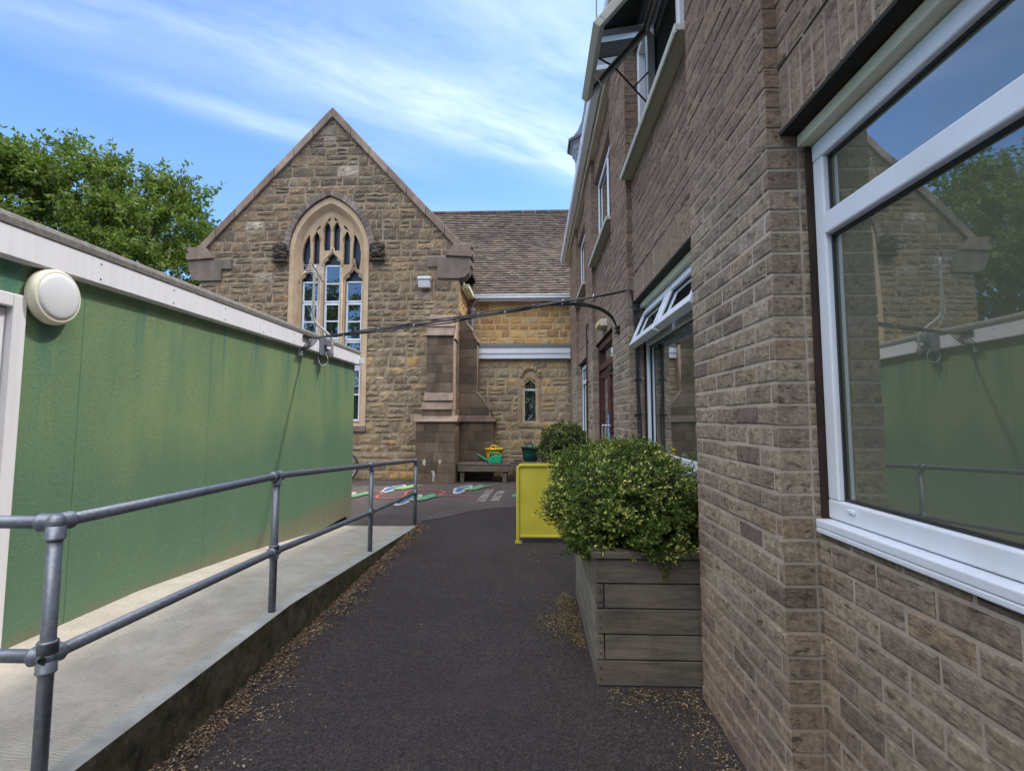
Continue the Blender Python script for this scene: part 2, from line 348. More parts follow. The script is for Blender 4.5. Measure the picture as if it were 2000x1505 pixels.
# ------------------------------------------------------------------ mesh writer
WL = {}
def fin(o, parent, label=None):
    COL.objects.link(o)
    if parent is not None:
        o.parent = parent
        o.matrix_parent_inverse = Matrix.Translation(-WL.get(parent.name, Vector((0, 0, 0))))
    WL[o.name] = Vector((0, 0, 0))
    if label: o['label'] = label
    return o
def thing(name, loc, label, cat, group=None):
    o = bpy.data.objects.new(name, None); COL.objects.link(o); o.location = loc
    o.empty_display_size = .1
    o['label'] = label; o['category'] = cat
    if group: o['group'] = group
    WL[o.name] = Vector(loc)
    return o
def tag(o, label, cat, group=None):
    o['label'] = label; o['category'] = cat
    if group: o['group'] = group
    return o
class MB:
    def __init__(s): s.v = []; s.f = []; s.m = []; s.mi = 0
    def add(s, vs, fs):
        b = len(s.v); s.v.extend([tuple(p) for p in vs])
        for f in fs: s.f.append(tuple(b + i for i in f)); s.m.append(s.mi)
        return s
    def box(s, x0, x1, y0, y1, z0, z1):
        vs = [(x, y, z) for z in (z0, z1) for y in (y0, y1) for x in (x0, x1)]
        return s.add(vs, [(0, 2, 3, 1), (4, 5, 7, 6), (0, 1, 5, 4), (2, 6, 7, 3), (0, 4, 6, 2), (1, 3, 7, 5)])
    def xbox(s, mat, sx, sy, sz):
        vs = [mat @ Vector((x * sx / 2, y * sy / 2, z * sz / 2)) for z in (-1, 1) for y in (-1, 1) for x in (-1, 1)]
        return s.add(vs, [(0, 2, 3, 1), (4, 5, 7, 6), (0, 1, 5, 4), (2, 6, 7, 3), (0, 4, 6, 2), (1, 3, 7, 5)])
    def prism(s, poly, f, t0, t1):
        """poly: 2-D points; f(u, v, t) -> xyz"""
        n = len(poly)
        vs = [f(u, v, t0) for u, v in poly] + [f(u, v, t1) for u, v in poly]
        fs = [tuple(range(n))[::-1], tuple(range(n, 2 * n))] + [(i, (i + 1) % n, n + (i + 1) % n, n + i) for i in range(n)]
        return s.add(vs, fs)
    def tube(s, pts, r, n=10, cap=True):
        pts = [Vector(p) for p in pts]; rings = []
        up = Vector((0, 0, 1))
        for i, p in enumerate(pts):
            d = (pts[min(i + 1, len(pts) - 1)] - pts[max(i - 1, 0)]).normalized()
            a = d.cross(up)
            if a.length < .05: a = d.cross(Vector((1, 0, 0)))
            a.normalize(); b = a.cross(d).normalized()
            rr = r[i] if isinstance(r, (list, tuple)) else r
            rings.append([p + (a * math.cos(2 * PI * k / n) + b * math.sin(2 * PI * k / n)) * rr for k in range(n)])
        vs = [q for g in rings for q in g]; fs = []
        for i in range(len(rings) - 1):
            for k in range(n):
                a, b = i * n + k, i * n + (k + 1) % n
                fs.append((a, b, b + n, a + n))
        if cap: fs += [tuple(range(n))[::-1], tuple(range((len(rings) - 1) * n, len(rings) * n))]
        return s.add(vs, fs)
    def lathe(s, prof, mat, n=32):
        """prof: (r, h) list around local z"""
        vs = []; fs = []
        for r, h in prof:
            for k in range(n):
                a = 2 * PI * k / n; vs.append(mat @ Vector((r * math.cos(a), r * math.sin(a), h)))
        for i in range(len(prof) - 1):
            for k in range(n):
                a, b = i * n + k, i * n + (k + 1) % n
                fs.append((a, b, b + n, a + n))
        fs += [tuple(range(n))[::-1], tuple(range((len(prof) - 1) * n, len(prof) * n))]
        return s.add(vs, fs)
    def build(s, name, mats, parent=None, smooth=False, bevel=0, label=None, seg=2):
        me = bpy.data.meshes.new(name); me.from_pydata(s.v, [], s.f)
        if not isinstance(mats, (list, tuple)): mats = [mats]
        for m in mats: me.materials.append(m)
        if len(mats) > 1: me.polygons.foreach_set('material_index', s.m)
        if smooth: me.polygons.foreach_set('use_smooth', [True] * len(me.polygons))
        me.update()
        o = bpy.data.objects.new(name, me)
        if smooth and bevel == 0:
            pass
        if bevel:
            md = o.modifiers.new('bevel', 'BEVEL'); md.width = bevel; md.segments = seg; md.limit_method = 'ANGLE'; md.angle_limit = R(35)
        return fin(o, parent, label)
def inside(p, poly):
    r = False; n = len(poly)
    for i in range(n):
        a, b = poly[i], poly[(i + 1) % n]
        if (a[1] > p[1]) != (b[1] > p[1]) and p[0] < (b[0] - a[0]) * (p[1] - a[1]) / (b[1] - a[1]) + a[0]: r = not r
    return r
def slab(name, outer, holes, f, depth, mats, parent=None, bevel=0.0, label=None):
    """flat plate with holes (constrained triangulation); f(u, v, t) maps to the world, t from 0 to depth"""
    vs, es = [], []
    for lp_ in [outer] + list(holes):
        q = []
        for p_ in lp_:
            if not q or (Vector(p_) - Vector(q[-1])).length > 1e-4: q.append(p_)
        if (Vector(q[0]) - Vector(q[-1])).length < 1e-4: q.pop()
        b = len(vs); vs += [Vector(p_) for p_ in q]; es += [(b + i, b + (i + 1) % len(q)) for i in range(len(q))]
    v2, e2, f2 = delaunay_2d_cdt(vs, es, [], 0, 1e-6)[:3]
    keep = []
    for t in f2:
        c = sum((v2[i] for i in t), Vector((0, 0))) / len(t)
        if inside(c, outer) and not any(inside(c, h) for h in holes): keep.append(tuple(t))
    n = len(v2); cnt = {}
    for t in keep:
        for i in range(len(t)):
            e = (t[i], t[(i + 1) % len(t)]); k = tuple(sorted(e)); cnt.setdefault(k, []).append(e)
    mb = MB()
    fs = [t[::-1] for t in keep] + [tuple(i + n for i in t) for t in keep] + [(e[0][0], e[0][1], e[0][1] + n, e[0][0] + n) for e in cnt.values() if len(e) == 1]
    mb.add([f(v.x, v.y, 0) for v in v2] + [f(v.x, v.y, depth) for v in v2], fs)
    return mb.build(name, mats, parent, bevel=bevel, label=label)
FX = lambda Y0: (lambda u, v, t: Vector((u, Y0 + t, v)))      # upright plate facing the camera
FW = lambda X0: (lambda u, v, t: Vector((X0 + t, u, v)))      # upright plate facing left

# ------------------------------------------------------------------ masonry
def chamfer(mb, poly, f, back, face, cut, bulge=0.0, jit=0.0, rg=rnd):
    """one stone or brick: convex poly, back depth, front depth (smaller t = towards viewer)"""
    n = len(poly); cx = sum(p[0] for p in poly) / n; cy = sum(p[1] for p in poly) / n
    poly = [(u + rg.uniform(-jit, jit), v + rg.uniform(-jit, jit)) for u, v in poly]
    ins = []
    for u, v in poly:
        du, dv = cx - u, cy - v
        ins.append((u + max(-cut, min(cut, du * .5)), v + max(-cut, min(cut, dv * .5))))
    tilt = rg.uniform(-1, 1) * jit * .6
    vs = [f(u, v, back) for u, v in poly] + [f(u, v, face + cut * .55) for u, v in poly]
    vs += [f(u, v, face + rg.uniform(-bulge, bulge) * .5 + tilt * (1 if u > cx else -1)) for u, v in ins]
    fs = []
    if bulge > .009 and n == 4:
        (ax, ay), (bx, by), (cx_, cy_), (dx, dy) = ins
        A, B = (5, 4) if abs(bx - ax) > .3 else (4, 3)
        g = []; lean = rg.uniform(-1, 1) * bulge * .5; lean2 = rg.uniform(-1, 1) * bulge * .4
        for q in range(B + 1):
            for p_ in range(A + 1):
                u_, v_ = p_ / A, q / B; ed = p_ in (0, A) or q in (0, B)
                if not ed: u_ += rg.uniform(-.25, .25) / A; v_ += rg.uniform(-.25, .25) / B
                X_ = (ax * (1 - u_) + bx * u_) * (1 - v_) + (dx * (1 - u_) + cx_ * u_) * v_
                Y_ = (ay * (1 - u_) + by * u_) * (1 - v_) + (dy * (1 - u_) + cy_ * u_) * v_
                if ed: X_ += (X_ - cx) * rg.uniform(-.02, .05); Y_ += (Y_ - cy) * rg.uniform(-.03, .08)
                h_ = face + (rg.uniform(0, .004) if ed else -rg.uniform(0, bulge) - abs(lean) * .3) + lean * (u_ - .5) + lean2 * (v_ - .5)
                g.append(f(X_, Y_, h_))
        W_ = A + 1; fc = [(q * W_ + p_, q * W_ + p_ + 1, (q + 1) * W_ + p_ + 1, (q + 1) * W_ + p_) for q in range(B) for p_ in range(A)]
        ring = [p_ for p_ in range(A)] + [q * W_ + A for q in range(B)] + [B * W_ + p_ for p_ in range(A, 0, -1)] + [q * W_ for q in range(B, 0, -1)]
        skirt = [(g[k]) for k in ring]; m0 = len(g)
        cen = f(cx, cy, back)
        g += [skirt[k] + (f(cx, cy, back) - f(cx, cy, face)) for k in range(len(ring))]
        fc += [(ring[(k + 1) % len(ring)], ring[k], m0 + k, m0 + (k + 1) % len(ring)) for k in range(len(ring))]
        mb.add(g, fc); return
    vs += [f(cx + rg.uniform(-.2, .2) * cut, cy, face - rg.uniform(0, bulge))]
    for i in range(n):
        j = (i + 1) % n
        fs += [(i, j, n + j, n + i), (n + i, n + j, 2 * n + j, 2 * n + i), (2 * n + i, 2 * n + j, 3 * n)]
    mb.add(vs, fs)
def clip_half(poly, a, b, c):
    """keep a*u+b*v<=c"""
    out = []
    for i in range(len(poly)):
        p, q = poly[i], poly[(i + 1) % len(poly)]
        dp, dq = a * p[0] + b * p[1] - c, a * q[0] + b * q[1] - c
        if dp <= 0: out.append(p)
        if dp * dq < 0:
            t = dp / (dp - dq); out.append((p[0] + (q[0] - p[0]) * t, p[1] + (q[1] - p[1]) * t))
    return out
def rubble(mb, f, avail, z0, z1, hr, wr, joint=.014, depth=.05, halves=(), cut=.012, bulge=.02, jit=.006, seed=1, snap=None):
    rg = random.Random(seed); z = z0
    while z < z1 - .05:
        h = rg.uniform(*hr)
        if z + h > z1 - .1: h = z1 - z
        for (a, b) in avail(z, z + h):
            u = a
            while u < b - .02:
                w = rg.uniform(*wr) * (1.25 if h > hr[1] * .85 else 1)
                if b - (u + w) < wr[0] * .6: w = b - u
                parts = [(z, z + h)]
                if h > hr[0] * 1.35 and rg.random() < .22:
                    k = rg.uniform(.4, .6); parts = [(z, z + h * k), (z + h * k, z + h)]
                for (za, zb) in parts:
                    poly = [(u + joint / 2, za + joint / 2), (u + w - joint / 2, za + joint / 2), (u + w - joint / 2, zb - joint / 2), (u + joint / 2, zb - joint / 2)]
                    for hp in halves:
                        poly = clip_half(poly, *hp)
                        if len(poly) < 3: break
                    if len(poly) >= 3:
                        ar = abs(sum(poly[i][0] * poly[(i + 1) % len(poly)][1] - poly[(i + 1) % len(poly)][0] * poly[i][1] for i in range(len(poly)))) / 2
                        if ar > .0012: chamfer(mb, poly, f, depth, 0, cut, bulge, jit, rg)
                u += w
        z += h
def bricks(mb, f, u0, u1, z0, z1, off=0, seed=1, L=.225, Hc=.075, j=.012, depth=.1, soldier=None):
    """running bond; f(u, v, t). course lines are shared by every panel (they start at z = 0)"""
    rg = random.Random(seed)
    k = math.floor(z0 / Hc + .001)
    while k * Hc < z1 - .004:
        a, b = max(z0, k * Hc), min(z1, (k + 1) * Hc)
        if b - a < .012: k += 1; continue
        base = ((k + off) % 2) * L / 2
        n0 = math.floor((u0 - base) / L)
        u = n0 * L + base
        while u < u1 - .001:
            p, q = max(u, u0), min(u + L, u1)
            if q - p > .022:
                ja = j / 2; lo = p + (ja if p > u0 + 1e-4 else 0); hi = q - (ja if q < u1 - 1e-4 else 0)
                chamfer(mb, [(lo, a + ja), (hi, a + ja), (hi, b - ja), (lo, b - ja)], f, depth, rg.uniform(-.0025, .002), .005, .003, .0012, rg)
            u += L
        k += 1
def soldiers(mb, f, u0, u1, z0, z1, seed=1):
    rg = random.Random(seed); u = u0
    while u < u1 - .02:
        q = min(u + .075, u1)
        chamfer(mb, [(u + .005, z0), (q - .005, z0), (q - .005, z1 - .005), (u + .005, z1 - .005)], f, .1, rg.uniform(-.002, .002), .005, .003, .001, rg)
        u += .075

# ------------------------------------------------------------------ ground, path, ramp
FZ = lambda z0: (lambda u, v, t: Vector((u, v, z0 + t)))
g = MB(); g.add([(-400, -400, 0), (400, -400, 0), (400, 400, 0), (-400, 400, 0)], [(0, 1, 2, 3)])
ground = g.build('ground', M['tarmac_old']); ground['kind'] = 'structure'
p = MB()
seam = [(-1.49, 7.22), (-1.2, 7.52), (-.95, 7.95), (-.71, 8.2), (-.45, 8.36), (-.26, 8.41), (.3, 8.44), (.94, 8.5)]
p.prism([(-1.49, -8), (.94, -8)] + seam[::-1], FZ(0), 0, .006)
path = p.build('path', M['tarmac']); path['kind'] = 'structure'
p = MB(); p.tube([(x, y, .0045) for x, y in seam], .009, 6)
p.build('tar_seam', M['black'], path)

WX = -2.521; WTH = R(-.6)                       # face of the green classroom wall
def wallx(Y): return WX + (Y - 7.47) * math.tan(WTH)
def zk(Y):                                       # kerb edge of the ramp
    return max(0.002, min(.235, (6.93 - Y) * .0662)) if Y > 3.35 else .237
def zw(Y):                                       # ramp along the classroom wall
    return zk(Y) + min(.075, max(0, (6.93 - Y) * .035))
r = MB(); ny = 46
ys = [-4 + 10.93 * i / ny for i in range(ny + 1)]
cols = []
for Y in ys:
    xk = -1.495; xw = wallx(Y) - .12
    cols.append([(xk, Y, zk(Y)), (xk - .012, Y, zk(Y) + .004), (xk - .085, Y, zk(Y) + .004), (xk - .09, Y, zk(Y) + .001)] + [(xk - .09 + (xw - xk + .09) * t, Y, zk(Y) + (zw(Y) - zk(Y)) * t ** 1.3 + .004 * mnoise.noise(Vector((t * 3, Y * 1.5, 0)))) for t in (.2, .4, .6, .8, 1)])
m = len(cols[0])
for i in range(ny):
    for k in range(m - 1):
        r.mi = 1 if k < 3 else 0
        r.add([cols[i][k], cols[i + 1][k], cols[i + 1][k + 1], cols[i][k + 1]], [(0, 3, 2, 1)])
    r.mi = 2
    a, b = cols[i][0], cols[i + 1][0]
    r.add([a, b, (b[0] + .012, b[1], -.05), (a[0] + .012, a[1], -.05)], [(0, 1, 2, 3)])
ramp = r.build('ramp', [M['concrete'], M['kerb_top'], M['kerb_side']]); ramp['kind'] = 'structure'

# painted playground markings (parts of the ground)
def flat(name, polys, z, mat, label=None):
    b = MB()
    for q in polys: b.prism(q, FZ(0), z, z + .002)
    return b.build(name, mat, ground, label=label)
def ribbon(pts, w):
    L_, R_ = [], []
    for i, q in enumerate(pts):
        a, b = Vector(pts[max(i - 1, 0)]), Vector(pts[min(i + 1, len(pts) - 1)])
        d = (b - a).normalized(); nrm = Vector((-d.y, d.x)) * w / 2
        L_.append(tuple(Vector(q) + nrm)); R_.append(tuple(Vector(q) - nrm))
    return [[L_[i], L_[i + 1], R_[i + 1], R_[i]] for i in range(len(pts) - 1)]
def catmull(pts, k=6):
    out = []
    P = [pts[0]] + list(pts) + [pts[-1]]
    for i in range(1, len(P) - 2):
        for t in range(k):
            t /= k; o = []
            for c in range(len(pts[0])):
                a, b, c2, d = P[i - 1][c], P[i][c], P[i + 1][c], P[i + 2][c]
                o.append(.5 * ((2 * b) + (-a + c2) * t + (2 * a - 5 * b + 4 * c2 - d) * t * t + (-a + 3 * b - 3 * c2 + d) * t ** 3))
            out.append(tuple(o))
    out.append(tuple(pts[-1])); return out
red = [(-4.6, 9.9), (-3.9, 10.05), (-3.38, 9.98), (-2.95, 10.07), (-2.72, 9.85), (-2.75, 9.5), (-2.62, 9.2), (-2.34, 9.27), (-2.28, 9.6), (-2.36, 10.05), (-2.2, 10.3), (-1.82, 10.25), (-1.64, 10.0), (-1.70, 9.8), (-1.58, 9.66), (-1.42, 9.6), (-1.03, 9.56)]
flat('painted_line', ribbon(catmull(red), .05), .008, M['p_red'], 'wavy red line painted on the tarmac')
def fish(cx, cy, light, lab=None, k=1.0):
    # outlines measured on the ground: u across, v away from the path
    T = lambda pts: [(cx + u * .0099 * k, cy + v * .075 * k) for u, v in pts]
    wob = [(-22, .5), (-19, 2), (-20, 3.6), (-15, 3.2), (-12, 5.5), (-6, 6.0), (-3, 7.6), (4, 8.6), (10, 8.2), (13, 6), (11.5, 4), (7, 4), (4, 2), (5, -3), (1, -6), (-4, -8), (-12, -7.5), (-16, -5), (-17, -1)]
    flat('painted_shape', [T(wob)], .008, M['p_white'], lab)
    flat('painted_shape', [T([(-15, 1), (-11, 4), (-5, 4.6), (0, 6.6), (6, 6.8), (8, 5.4), (2, 3.6), (0, 0), (-2, -4.5), (-8, -5.4), (-13, -3.6)])], .012, M['p_blue'])
    flat('painted_shape', [T([(1, -1.5), (9, -1.8), (20, -1.2), (28, .5), (33, 3.0), (38, 4.6), (49, 7.0), (42, 7.2), (35, 6.2), (31, 9.0), (24, 8.8), (17, 5.4), (10, 2.8), (3, 2.2)])], .0155, M[light])
    flat('painted_shape', [T([(0, -1.0), (8, -1.2), (17, -.4), (15, 2.4), (8, 1.6), (1, 1.4)])], .019, M['p_lime'])
fish(-2.70, 10.45, 'p_lime', 'painted blue and white shape with a lime green tail')
fish(-1.34, 10.40, 'p_green', 'painted blue and white shape beside the lettering')
fish(-2.08, 9.05, 'p_green', 'painted blue and white shape nearest the handrail')
fish(-3.35, 9.30, 'p_green')
circ = lambda a, n=28, j=0: [(-.0 + a * math.cos(2 * PI * k / n), a * math.sin(2 * PI * k / n)) for k in range(n)]
flat('painted_shape', [[(-.12 + x, 9.65 + y) for x, y in circ(.27)]], .008, M['p_green'], 'round green painted blob')
flat('painted_shape', [[(-.03 + x * 1.1, 9.7 + y) for x, y in circ(.13, 9)]], .012, M['p_white'])
def text(s_, loc, size, rot, mat, name, sx=1.0):
    cu = bpy.data.curves.new('t', 'FONT'); cu.body = s_; cu.size = size; cu.extrude = .001; cu.space_character = 1.05
    ob = bpy.data.objects.new('t', cu); COL.objects.link(ob)
    me = bpy.data.meshes.new_from_object(ob.evaluated_get(bpy.context.evaluated_depsgraph_get()))
    bpy.data.objects.remove(ob); bpy.data.curves.remove(cu)
    T = Matrix.Translation(loc) @ rot @ Matrix.Diagonal((sx, 1, 1, 1)); me.transform(T)
    me.materials.clear(); me.materials.append(mat); me.name = name
    return fin(bpy.data.objects.new(name, me), ground, 'white painted lettering on the tarmac')
text('WELL DONE', (-.675, 10.25, .009), .20, Matrix.Rotation(R(-92), 4, 'Z'), M['p_white'], 'painted_lettering', 1.06)
text('YOU MADE IT!', (-.895, 10.45, .009), .20, Matrix.Rotation(R(-92), 4, 'Z'), M['p_white'], 'painted_lettering', 1.10)

# ------------------------------------------------------------------ church
church = thing('church', (-4.7, 14, 0), 'old stone church with a pointed gable, buttresses and tiled nave roof', 'church')
AX = -4.71; FY = 12.0
def arch(cx, hw, spring, apex, z0, n=10):
    """outline of a pointed opening, anticlockwise from bottom left"""
    rise = apex - spring; Rr = (rise * rise + hw * hw) / (2 * hw)
    pts = [(cx - hw, z0), (cx + hw, z0)]
    a1 = math.atan2(rise, Rr - hw) if Rr > hw else math.atan2(rise, -(hw - Rr))
    for k in range(n + 1):
        a = a1 * k / n; pts.append((cx + hw - Rr + Rr * math.cos(a), spring + Rr * math.sin(a)))
    for k in range(n - 1, -1, -1):
        a = a1 * k / n; pts.append((cx - hw + Rr - Rr * math.cos(a), spring + Rr * math.sin(a)))
    return pts
def arch_half(z, hw, spring, apex):
    if z <= spring: return hw
    rise = apex - spring; Rr = (rise * rise + hw * hw) / (2 * hw); d = z - spring
    if d >= rise: return 0
    return max(0, hw - Rr + math.sqrt(max(0, Rr * Rr - d * d)))
XL, XR = -7.72, -1.69
def av(z0, z1):
    zm = z1
    if z1 < 1.16 or z0 > 6.38: return [(XL, XR)]
    h = arch_half((z0 + z1) / 2, .88, 5.2, 6.45)
    return [(XL, AX - h), (AX + h, XR)]
SL = 1.077
halves = [(SL, 1, 8.50 + SL * AX), (-SL, 1, 8.50 - SL * AX)]
w = MB()
rubble(w, FX(FY), av, .62, 8.6, (.12, .27), (.14, .44), .015, .09, halves, .010, .020, .013, 3)
w.mi = 1
w.add([], [])
hole = arch(AX, .86, 5.2, 6.4, 1.12)
# mortar backing with the window opening left out
bk = slab('stone_wall', [(XL, 0), (XR, 0), (XR, 8.5 - SL * (XR - AX)), (AX, 8.5), (XL, 8.5 - SL * (AX - XL))], [hole], FX(FY + .009), .30, M['stone_mortar'], church, label='gable wall of rough brown stone')
st = w.build('stonework', [M['gable_stone']], bk)
# plinth of squared blocks along the foot of the gable wall
w = MB()
rubble(w, FX(FY - .10), lambda a, b: [(XL, -2.42)], 0, .44, (.2, .24), (.35, .75), .02, .12, (), .014, .012, .006, 8)
rubble(w, FX(FY - .03), lambda a, b: [(XL, -2.3)], .44, .62, (.17, .19), (.5, .95), .02, .1, (), .05, .012, .006, 9)
w.build('plinth', M['gable_stone'], church)
b = MB(); b.box(XL, -2.3, FY - .085, FY + .02, 0, .435); b.box(XL, -2.3, FY - .018, FY + .02, .435, .61); b.build('plinth_mortar', M['stone_mortar'], church)
# coping of the gable
def coping(sgn):
    b = MB(); x_out = 3.14; n = 7
    for k in range(n):
        a, c = x_out * k / n + .004, x_out * (k + 1) / n - .004
        if k == 0: a = 0
        A = (AX + sgn * a, 8.44 - SL * a); B = (AX + sgn * c, 8.44 - SL * c)
        th = .235
        b.prism([A, B, (B[0], B[1] + th), (A[0], A[1] + th)], FX(FY - .07), 0, .42)
    return b.build('coping', M['weathering'], church, bevel=.015)
coping(1); coping(-1)
def kneeler(sgn):
    X = lambda x: AX + sgn * (x - AX)
    b = MB()
    b.prism([(X(-2.0), 5.06), (X(-1.39), 5.02), (X(-1.36), 5.08), (X(-1.36), 5.17), (X(-1.41), 5.18), (X(-1.42), 5.22), (X(-1.37), 5.24), (X(-1.37), 5.32), (X(-1.80), 5.33)], FX(FY - .09), 0, .45)
    o = b.build('kneeler', M['weathering'], church, bevel=.012)
    b = MB()
    b.prism([(X(-2.42), 4.81), (X(-2.19), 4.81), (X(-2.19), 4.54), (X(-1.68), 4.53), (X(-1.55), 4.56), (X(-1.46), 4.66), (X(-1.43), 4.8), (X(-1.395), 4.83), (X(-1.395), 4.90), (X(-1.45), 5.045), (X(-2.42), 5.045)], FX(FY - .045), 0, .38)
    b.build('corbel', M['kneeler'], o, bevel=.012)
kneeler(1); kneeler(-1)
# side wall of the transept, facing right
w = MB()
rubble(w, lambda u, v, t: Vector((XR - t, u, v)), lambda a, b: [(FY + .02, 13.7)], 0, 4.5, (.17, .27), (.2, .5), .014, .09, (), .012, .015, .006, 21)
b2 = MB(); b2.box(XR - .3, XR - .012, FY + .3, 13.7, 0, 4.5); b3 = MB(); b3.box(XL, XL + .3, FY + .3, 13.7, 0, 4.5); b3.build('side_wall', M['nave_mortar'], church)
sw = b2.build('side_wall', M['nave_mortar'], church, label='sunlit golden side wall of the transept')
w.build('stonework', M['nave_stone'], sw)
# transept roof
b = MB()
for s_ in (1, -1):
    A = (AX, 8.38); B = (AX + s_ * 3.2, 8.38 - SL * 3.2)
    b.prism([A, B, (B[0], B[1] + .12), (A[0], A[1] + .12)], FX(FY + .33), 0, 5.0)
b.build('transept_roof', M['tile'], church)
b = MB(); b.box(-1.62, -1.50, FY + .36, 13.55, 4.40, 4.50); b.box(-1.66, -1.62, FY + .36, 13.55, 4.36, 4.56); b.build('gutter', M['cream'], church, bevel=.01)

# great window
win = MB()
def band(o1, o2, y1, y2, mb):
    n = len(o1)
    vs = [(u, y1, v) for u, v in o1] + [(u, y2, v) for u, v in o2]
    mb.add(vs, [(i, (i + 1) % n, n + (i + 1) % n, n + i) for i in range(n)])
wd = MB()
o_out = arch(AX, .93, 5.2, 6.50, 1.06, 14); o_mid = arch(AX, .83, 5.2, 6.36, 1.15, 14); o_in = arch(AX, .755, 5.2, 6.22, 1.22, 14)
band(o_out, o_out, FY + .06, FY - .018, wd); band(o_out, o_mid, FY - .018, FY - .014, wd); band(o_mid, o_in, FY - .014, FY + .13, wd); band(o_in, o_in, FY + .13, FY + .30, wd)
gw = wd.build('window', M['dressed'], church, label='tall pointed window with stone tracery')
def ogee(x0, x1, zb, sp, h):
    c, q = (x0 + x1) / 2, (x1 - x0) / 2
    s_ = [(1, 0), (1.0, .06), (.93, .2), (.72, .33), (.52, .40), (.60, .50), (.50, .62), (.30, .72), (.14, .84), (0, 1.0)]
    return [(x0, zb), (x1, zb)] + [(c + a * q, sp + b * h) for a, b in s_] + [(c - a * q, sp + b * h) for a, b in s_[-2::-1]]
L = [(AX - .685, AX - .285), (AX - .18, AX + .21), (AX + .335, AX + .725)]
L = [(-5.405, -5.0), (-4.88, -4.487), (-4.367, -3.965)]
holes = [ogee(L[0][0], L[0][1], 1.27, 4.54, .28), ogee(L[1][0], L[1][1], 1.27, 4.93, .30), ogee(L[2][0], L[2][1], 1.27, 4.54, .28)]
def lancet(c, hw, zb, sp, ap): 
    return arch(c, hw, sp, ap, zb, 5)
holes += [lancet(AX - .112, .074, 5.27, 5.78, 5.95), lancet(AX + .112, .074, 5.27, 5.78, 5.95)]
holes += [lancet(AX - .36, .074, 4.93, 5.55, 5.72), lancet(AX + .36, .074, 4.93, 5.55, 5.72)]
for s_ in (1, -1):
    pts = [(.50, 4.88), (.665, 4.80), (.69, 5.0), (.695, 5.2), (.665, 5.4), (.60, 5.56), (.53, 5.66), (.505, 5.3)]
    holes.append([(AX + s_ * a, b_) for a, b_ in (pts if s_ > 0 else pts[::-1])])
    pts = [(.05, 6.00), (.17, 5.92), (.13, 5.99), (.04, 6.08)]
    holes.append([(AX + s_ * a, b_) for a, b_ in (pts if s_ > 0 else pts[::-1])])
    pts = [(.27, 5.83), (.40, 5.72), (.36, 5.80), (.29, 5.87)]
    holes.append([(AX + s_ * a, b_) for a, b_ in (pts if s_ > 0 else pts[::-1])])
slab('tracery', arch(AX, .757, 5.2, 6.23, 1.2, 14), holes, FX(FY + .125), .075, M['dressed'], gw, bevel=.008)
# raised ogee mouldings over the lights
b = MB()
def ogline(x0, x1, sp, h, up):
    c, q = (x0 + x1) / 2, (x1 - x0) / 2 + .045
    pts = [(c + a * q, sp + b_ * h) for a, b_ in [(1, -.1), (.98, .15), (.8, .42), (.5, .66), (.24, .92), (.08, 1.3), (0, up)]]
    pts = pts + [(2 * c - a, b_) for a, b_ in pts[-2::-1]]
    return catmull(pts, 3)
for (x0, x1), sp, up in ((L[0], 4.54, 1.75), (L[1], 4.93, 1.25), (L[2], 4.54, 1.75)):
    b.tube([(u, FY + .125, v) for u, v in ogline(x0, x1, sp, .30, up)], .022, 6)
for c, sp in ((AX - .112, 5.78), (AX + .112, 5.78), (AX - .36, 5.55), (AX + .36, 5.55)):
    b.tube([(c + dx, FY + .125, sp + dz) for dx, dz in ((-.085, -.05), (-.08, .05), (-.045, .13), (0, .20), (.045, .13), (.08, .05), (.085, -.05))], .014, 6)
for x in (L[0][1] + .06, L[1][1] + .06): b.tube([(x, FY + .122, 1.25), (x, FY + .122, 4.6)], .02, 6)
b.build('moulding', M['dressed'], gw, smooth=True)
# white frames and panes in the lights
def frame_box(mb, f, u0, u1, v0, v1, wdt, t0, t1):
    for (a, b_, c, d) in ((u0, u1, v0, v0 + wdt), (u0, u1, v1 - wdt, v1), (u0, u0 + wdt, v0 + wdt, v1 - wdt), (u1 - wdt, u1, v0 + wdt, v1 - wdt)):
        mb.prism([(a, c), (b_, c), (b_, d), (a, d)], f, t0, t1)
f = FX(FY + .20)
cells = {0: [(4.06, 4.55, 1), (3.15, 4.045, 2), (2.53, 3.135, 1), (1.29, 2.515, 2)], 1: [(4.055, 4.94, 2), (3.18, 4.04, 2), (2.4, 3.165, 1), (1.29, 2.385, 2)], 2: [(4.06, 4.55, 1), (3.15, 4.045, 2), (2.53, 3.135, 1), (1.29, 2.515, 2)]}
for k, (x0, x1) in enumerate(L):
    b = MB()
    for (a, c, nn) in cells[k]:
        frame_box(b, f, x0 + .004, x1 - .004, a, c, .036 if nn == 1 or k == 1 and a > 4 else .05, 0, .05)
        if nn == 2: zc = (a + c) / 2; b.prism([(x0 + .03, zc - .016), (x1 - .03, zc - .016), (x1 - .03, zc + .016), (x0 + .03, zc + .016)], f, .005, .045)
    fr = b.build('frame', M['upvc'], gw, bevel=.004, seg=1)
    b = MB(); b.prism([(x0 - .03, 1.25), (x1 + .03, 1.25), (x1 + .03, 4.5 if k != 1 else 4.92), (x0 - .03, 4.5 if k != 1 else 4.92)], FX(FY + .225), 0, .006); b.build('pane', M['glass_church'], gw)
b = MB(); b.prism(arch(AX, .75, 5.2, 6.2, 1.2, 14), FX(FY + .245), 0, .01); b.build('leaded_glass', M['lead'], gw)
b = MB(); b.prism([(AX - .95, 1.06), (AX + .95, 1.06), (AX + .95, 1.2), (AX - .95, 1.2)], FX(FY - .05), 0, .2); b.build('sill', M['weathering'], gw, bevel=.015)
